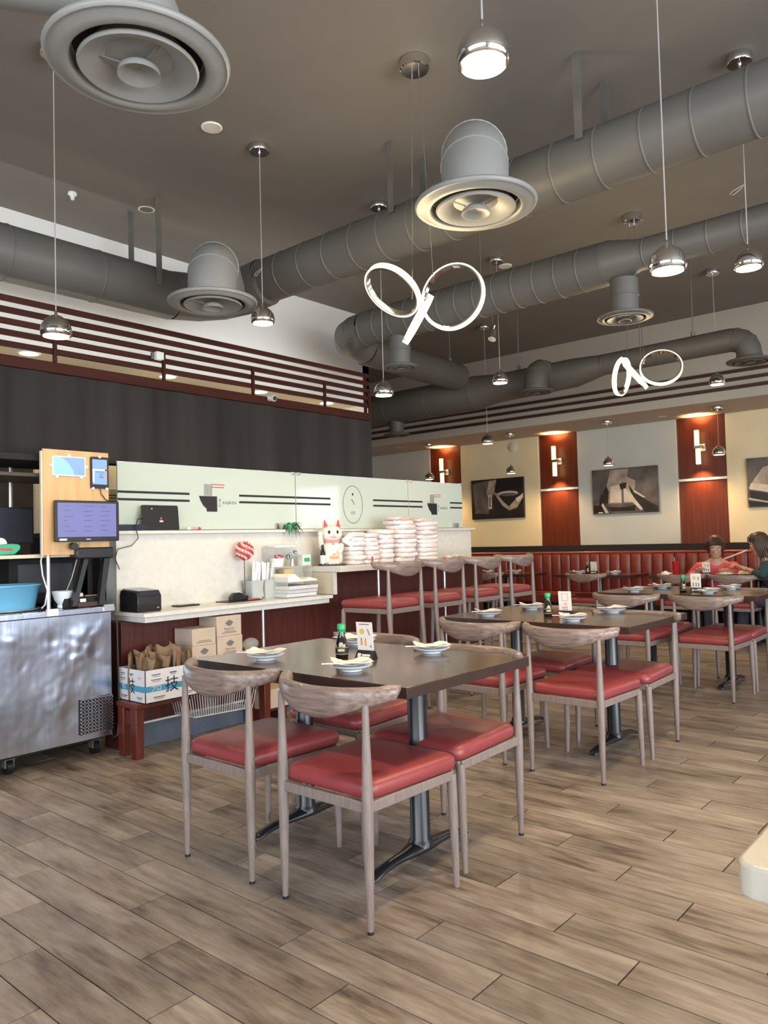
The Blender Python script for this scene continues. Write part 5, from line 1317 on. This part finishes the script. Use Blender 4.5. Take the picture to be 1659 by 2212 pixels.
# ================================================================== PEOPLE AND THEIR TABLE
def skin_body(name, verts, edges, radii, m, parent, root=0, sub=2):
    me = bpy.data.meshes.new(name); me.from_pydata(verts, edges, [])
    o = bpy.data.objects.new(name, me); COL.objects.link(o); o.parent = parent
    md = o.modifiers.new('skin', 'SKIN'); md.use_smooth_shade = True
    sv = me.skin_vertices[0].data if me.skin_vertices else None
    if sv is None:
        bm = bmesh.new(); bm.from_mesh(me); bm.verts.layers.skin.verify(); bm.to_mesh(me); bm.free(); sv = me.skin_vertices[0].data
    for i, r in enumerate(radii):
        sv[i].radius = r if isinstance(r, tuple) else (r, r); sv[i].use_root = (i == root)
    me.materials.append(m)
    s = o.modifiers.new('sub', 'SUBSURF'); s.levels = sub; s.render_levels = sub
    return o
def person(label, loc, rz, lean, headtilt, shirt, hair_m, hair_long, arms):
    """seated figure, local +X is the way it faces; hips at the seat"""
    t = thing('person', label, 'person', loc, rz)
    hip = Vector((0, 0, .10)); chest = hip+Vector((math.sin(lean)*.30, 0, math.cos(lean)*.30)); neckb = hip+Vector((math.sin(lean)*.46, 0, math.cos(lean)*.45))
    neck = neckb+Vector((.03, 0, .06)); hc = neck+Vector((.035+.05*math.sin(headtilt), 0, .115))
    V = [hip, (hip+chest)/2, chest, neckb, neck, neck+Vector((.015, 0, .03))]; E_ = [(0, 1), (1, 2), (2, 3), (3, 4), (4, 5)]; Rr = [(.12, .14), (.105, .125), (.105, .135), (.048, .062), .043, .046]
    SV, SE, SR = list(V[:4]), [(0, 1), (1, 2), (2, 3)], [(.145, .165), (.13, .15), (.135, .17), (.092, .135)]
    for s, (el, wr, curl) in zip((-1, 1), arms):
        sh = neckb+Vector((0, s*.17, -.06)); el = Vector(el); wr = Vector(wr)
        n = len(V); V += [sh, el, wr]; E_ += [(3, n), (n, n+1), (n+1, n+2)]; Rr += [.044, .036, .025]
        m = len(SV); SV += [sh, el, el.lerp(wr, .72)]; SE += [(3, m), (m, m+1), (m+1, m+2)]; SR += [.080, .056, .044]
        # palm, four fingers and a thumb
        d = (wr-el).normalized(); side = d.cross(Vector((0, 0, 1))).normalized(); dn = side.cross(d)
        n = len(V); palm = wr+d*.055; V += [palm]; E_ += [(n-1, n)]; Rr += [(.022, .034)]
        for f in range(4):
            o0 = side*(.026-.0175*f); L = (.062, .072, .067, .052)[f]
            a = palm+o0*1.0+d*.022; b1 = a+d*L*.5+dn*(-.010*curl)*s*0-Vector((0, 0, .012*curl)); c1 = b1+d*L*.38-Vector((0, 0, .026*curl))
            k = len(V); V += [a, b1, c1]; E_ += [(n, k), (k, k+1), (k+1, k+2)]; Rr += [.0095, .0085, .0075]
        k = len(V); th = wr+d*.025+side*.034*(-s); V += [th, th+d*.034+side*.014*(-s)]; E_ += [(n, k), (k, k+1)]; Rr += [.011, .009]
    # legs under the table
    for s in (-1, 1):
        n = len(V); kn = Vector((.42, s*.10, .09)); an = Vector((.44, s*.10, -.36)); to = Vector((.56, s*.11, -.42))
        V += [hip+Vector((.04, s*.09, -.02)), kn, an, to]; E_ += [(0, n), (n, n+1), (n+1, n+2), (n+2, n+3)]; Rr += [.085, .058, .038, .035]
    skin_body('body', [tuple(v) for v in V], E_, Rr, M['skin'], t)
    skin_body('shirt', [tuple(v) for v in SV], SE, SR, M[shirt], t)
    PV = [hip]; PE = []; PR = [(.15, .17)]
    for s in (-1, 1):
        n = len(PV); PV += [hip+Vector((.06, s*.09, -.02)), Vector((.42, s*.10, .09)), Vector((.44, s*.10, -.33))]; PE += [(0, n), (n, n+1), (n+1, n+2)]; PR += [.095, .070, .052]
    skin_body('trousers', [tuple(v) for v in PV], PE, PR, M['denim'], t)
    Hx = Matrix.Translation(hc) @ Matrix.Rotation(headtilt, 4, 'Y')
    # head with jaw, built as one lofted surface
    rg = []
    for z, rx, ry, ox in ((-.115, .030, .026, .040), (-.105, .045, .040, .032), (-.085, .062, .054, .018), (-.05, .080, .066, .006), (0, .092, .074, 0), (.045, .094, .076, -.004), (.085, .078, .066, -.008), (.108, .050, .044, -.010), (.118, .015, .014, -.010)):
        rg.append([(ox+rx*math.cos(a*PI/12), ry*math.sin(a*PI/12), z) for a in range(24)])
    hd = MB(Hx).loft(rg).build('head', M['skin'], t, angle=80)
    MB(Hx).loft([[(.086, -.008, .012), (.086, .008, .012), (.080, .0, .02)], [(.108, -.013, -.030), (.108, .013, -.030), (.085, 0, -.036)]]).build('nose', M['skin'], hd, bevel=.004)
    for s in (-1, 1):
        MB(Hx).ell((.080, s*.031, .008), (.010, .014, .008), 10, 6).build('eye', M['whiteplastic'], hd)
        MB(Hx).ell((.0885, s*.031, .008), (.004, .006, .006), 8, 6).build('iris', M['ink'], hd)
        MB(Hx).tube([(.083, s*.018, .028), (.087, s*.032, .032), (.078, s*.048, .027)], .003, 5).build('eyebrow', M[hair_m], hd)
        MB(Hx).ell((-.002, s*.077, -.005), (.018, .008, .028), 10, 8).build('ear', M['skin'], hd)
    MB(Hx).tube([(.074, -.024, -.060), (.082, 0, -.062), (.074, .024, -.060)], [.002, .005, .002], 6).build('mouth', M['inkred'], hd)
    # hair cap made of strands laid over the skull
    hb = MB(Hx); rg = []
    for z, rx, ry, ox in (((-.15 if hair_long else -.03), .085, .098, -.040), (-.03, .100, .094, -.030), (.03, .107, .093, -.018), (.075, .104, .088, -.012), (.110, .080, .070, -.012), (.135, .040, .035, -.012), (.138, .01, .01, -.012)):
        ring = []
        for a in range(36):
            an = a*PI/18; k = 1+.035*math.sin(9*an+z*40)
            c = math.cos(an); x = ox+rx*c*k; y = ry*math.sin(an)*k
            if z < .06 and c > .35: x = min(x, .052-.0*z); y = math.copysign(max(abs(y), .074), y) if abs(y) > .03 else y
            if z < .03 and c > .2: x = min(x, .015)
            ring.append((x, y, z))
        rg.append(ring)
    hb.loft(rg); hr = hb.build('hair', M[hair_m], t, angle=80)
    random.seed(6)
    for k in range(26):
        a = R(-150+300*k/25)
        if abs(a) < R(40): continue
        x0, y0 = -.015-.09*math.cos(a)*-1, .085*math.sin(a); x0 = .0+.085*math.cos(a)-.03
        zb = (-.17 if hair_long else -.045)+random.uniform(-.02, .02)
        MB(Hx).tube([(x0*.8, y0*.8, .09), (x0*1.12, y0*1.12, .03), (x0*1.18, y0*1.16, -.03), (x0*1.10, y0*1.08, zb)], [.012, .017, .016, .004], 6).build('hair_lock', M[hair_m], hr)
    for k in range(7):
        y = -.045+.015*k
        MB(Hx).tube([(.02, y*.6, .130), (.075, y, .100), (.094, y*1.25, .062)], [.012, .014, .005], 6).build('fringe', M[hair_m], hr)
    return t, Hx
p1, H1 = person('person in a coral pink top leaning over a plate on the banquette', (-2.99, 9.50, .40), R(-72), R(22), R(24), 'pinkshirt', 'hairA', False,
    [((.16, -.30, .33), (.30, -.20, .42), 1.0), ((.20, .26, .36), (.34, .12, .42), 1.0)])
MB(H1).tube([(.095, -.052, .010), (.100, -.030, -.006), (.102, -.012, .008), (.100, -.030, .022)], .0022, 6, closed=True).tube([(.095, .052, .010), (.100, .030, -.006), (.102, .012, .008), (.100, .030, .022)], .0022, 6, closed=True).tube([(.102, -.012, .01), (.104, .012, .01)], .002, 5).build('glasses', M['steelbar'], p1)
p2, H2 = person('person with long brown hair in a dark teal top eating with chopsticks', (-2.20, 9.27, .42), R(-168), R(20), R(18), 'tealtop', 'hairB', True,
    [((.22, -.26, .33), (.44, -.12, .44), 1.4), ((.20, .26, .36), (.34, .14, .42), 1.0)])
for k, dz in enumerate((0, .008)):
    tag(MB().tube([(-2.56, 9.23, 1.05+dz), (-2.78, 9.12, .955+dz)], [.0032, .0024], 6).build('eating_chopstick', M['card']), 'pale chopstick held by the long-haired person', 'chopsticks', 'chopsticks in the hand')
def cup(x, y, n, lid=False):
    t = thing('tumbler', 'tall red plastic tumbler '+n, 'cup', (x, y, .770))
    MB().lathe([(.001, 0), (.030, 0), (.033, .01), (.041, .155), (.043, .160), (.040, .162), (.037, .15), (.029, .02), (.001, .012)], 24).build('cup_body', M['redcup'], t, angle=50)
    MB().tube([(.005, 0, .02), (-.01, -.01, .21)], .0035, 6).build('drinking_straw', M['straw'], t)
cup(-3.33, 9.12, 'left of the person in pink'); cup(-2.33, 9.10, 'before the long-haired person')
for x, y, n, r in ((-2.78, 9.16, 'heaped with noodles before the person in pink', .11), (-2.60, 9.22, 'beside the right tumbler', .09)):
    t = thing('food_plate', 'white plate '+n, 'plate', (x, y, .770))
    MB().lathe([(.001, .006), (.06*r/.11, .003), (r, .018), (r*1.01, .022), (r*.9, .018), (.001, .012)], 26).build('dish', M['porcelain'], t)
    MB().ell((-.02, 0, .02), (r*.55, r*.5, .032), 14, 8).ell((.03, .01, .02), (r*.4, r*.4, .022), 12, 8).build('noodle_heap', M['food'], t)
t = thing('crumpled_napkin', 'crumpled white napkin beside the left tumbler', 'napkin', (-3.45, 9.12, .770))
MB().grid(lambda u, v: ((u-.5)*.12, (v-.5)*.10, .004+.06*max(0, noise.noise(Vector((u*3, v*3, 1)))+.2)), 10, 10).build('napkin_sheet', M['paper'], t)
plate(-2.12, 9.42, 0, 'at the right of the occupied table')
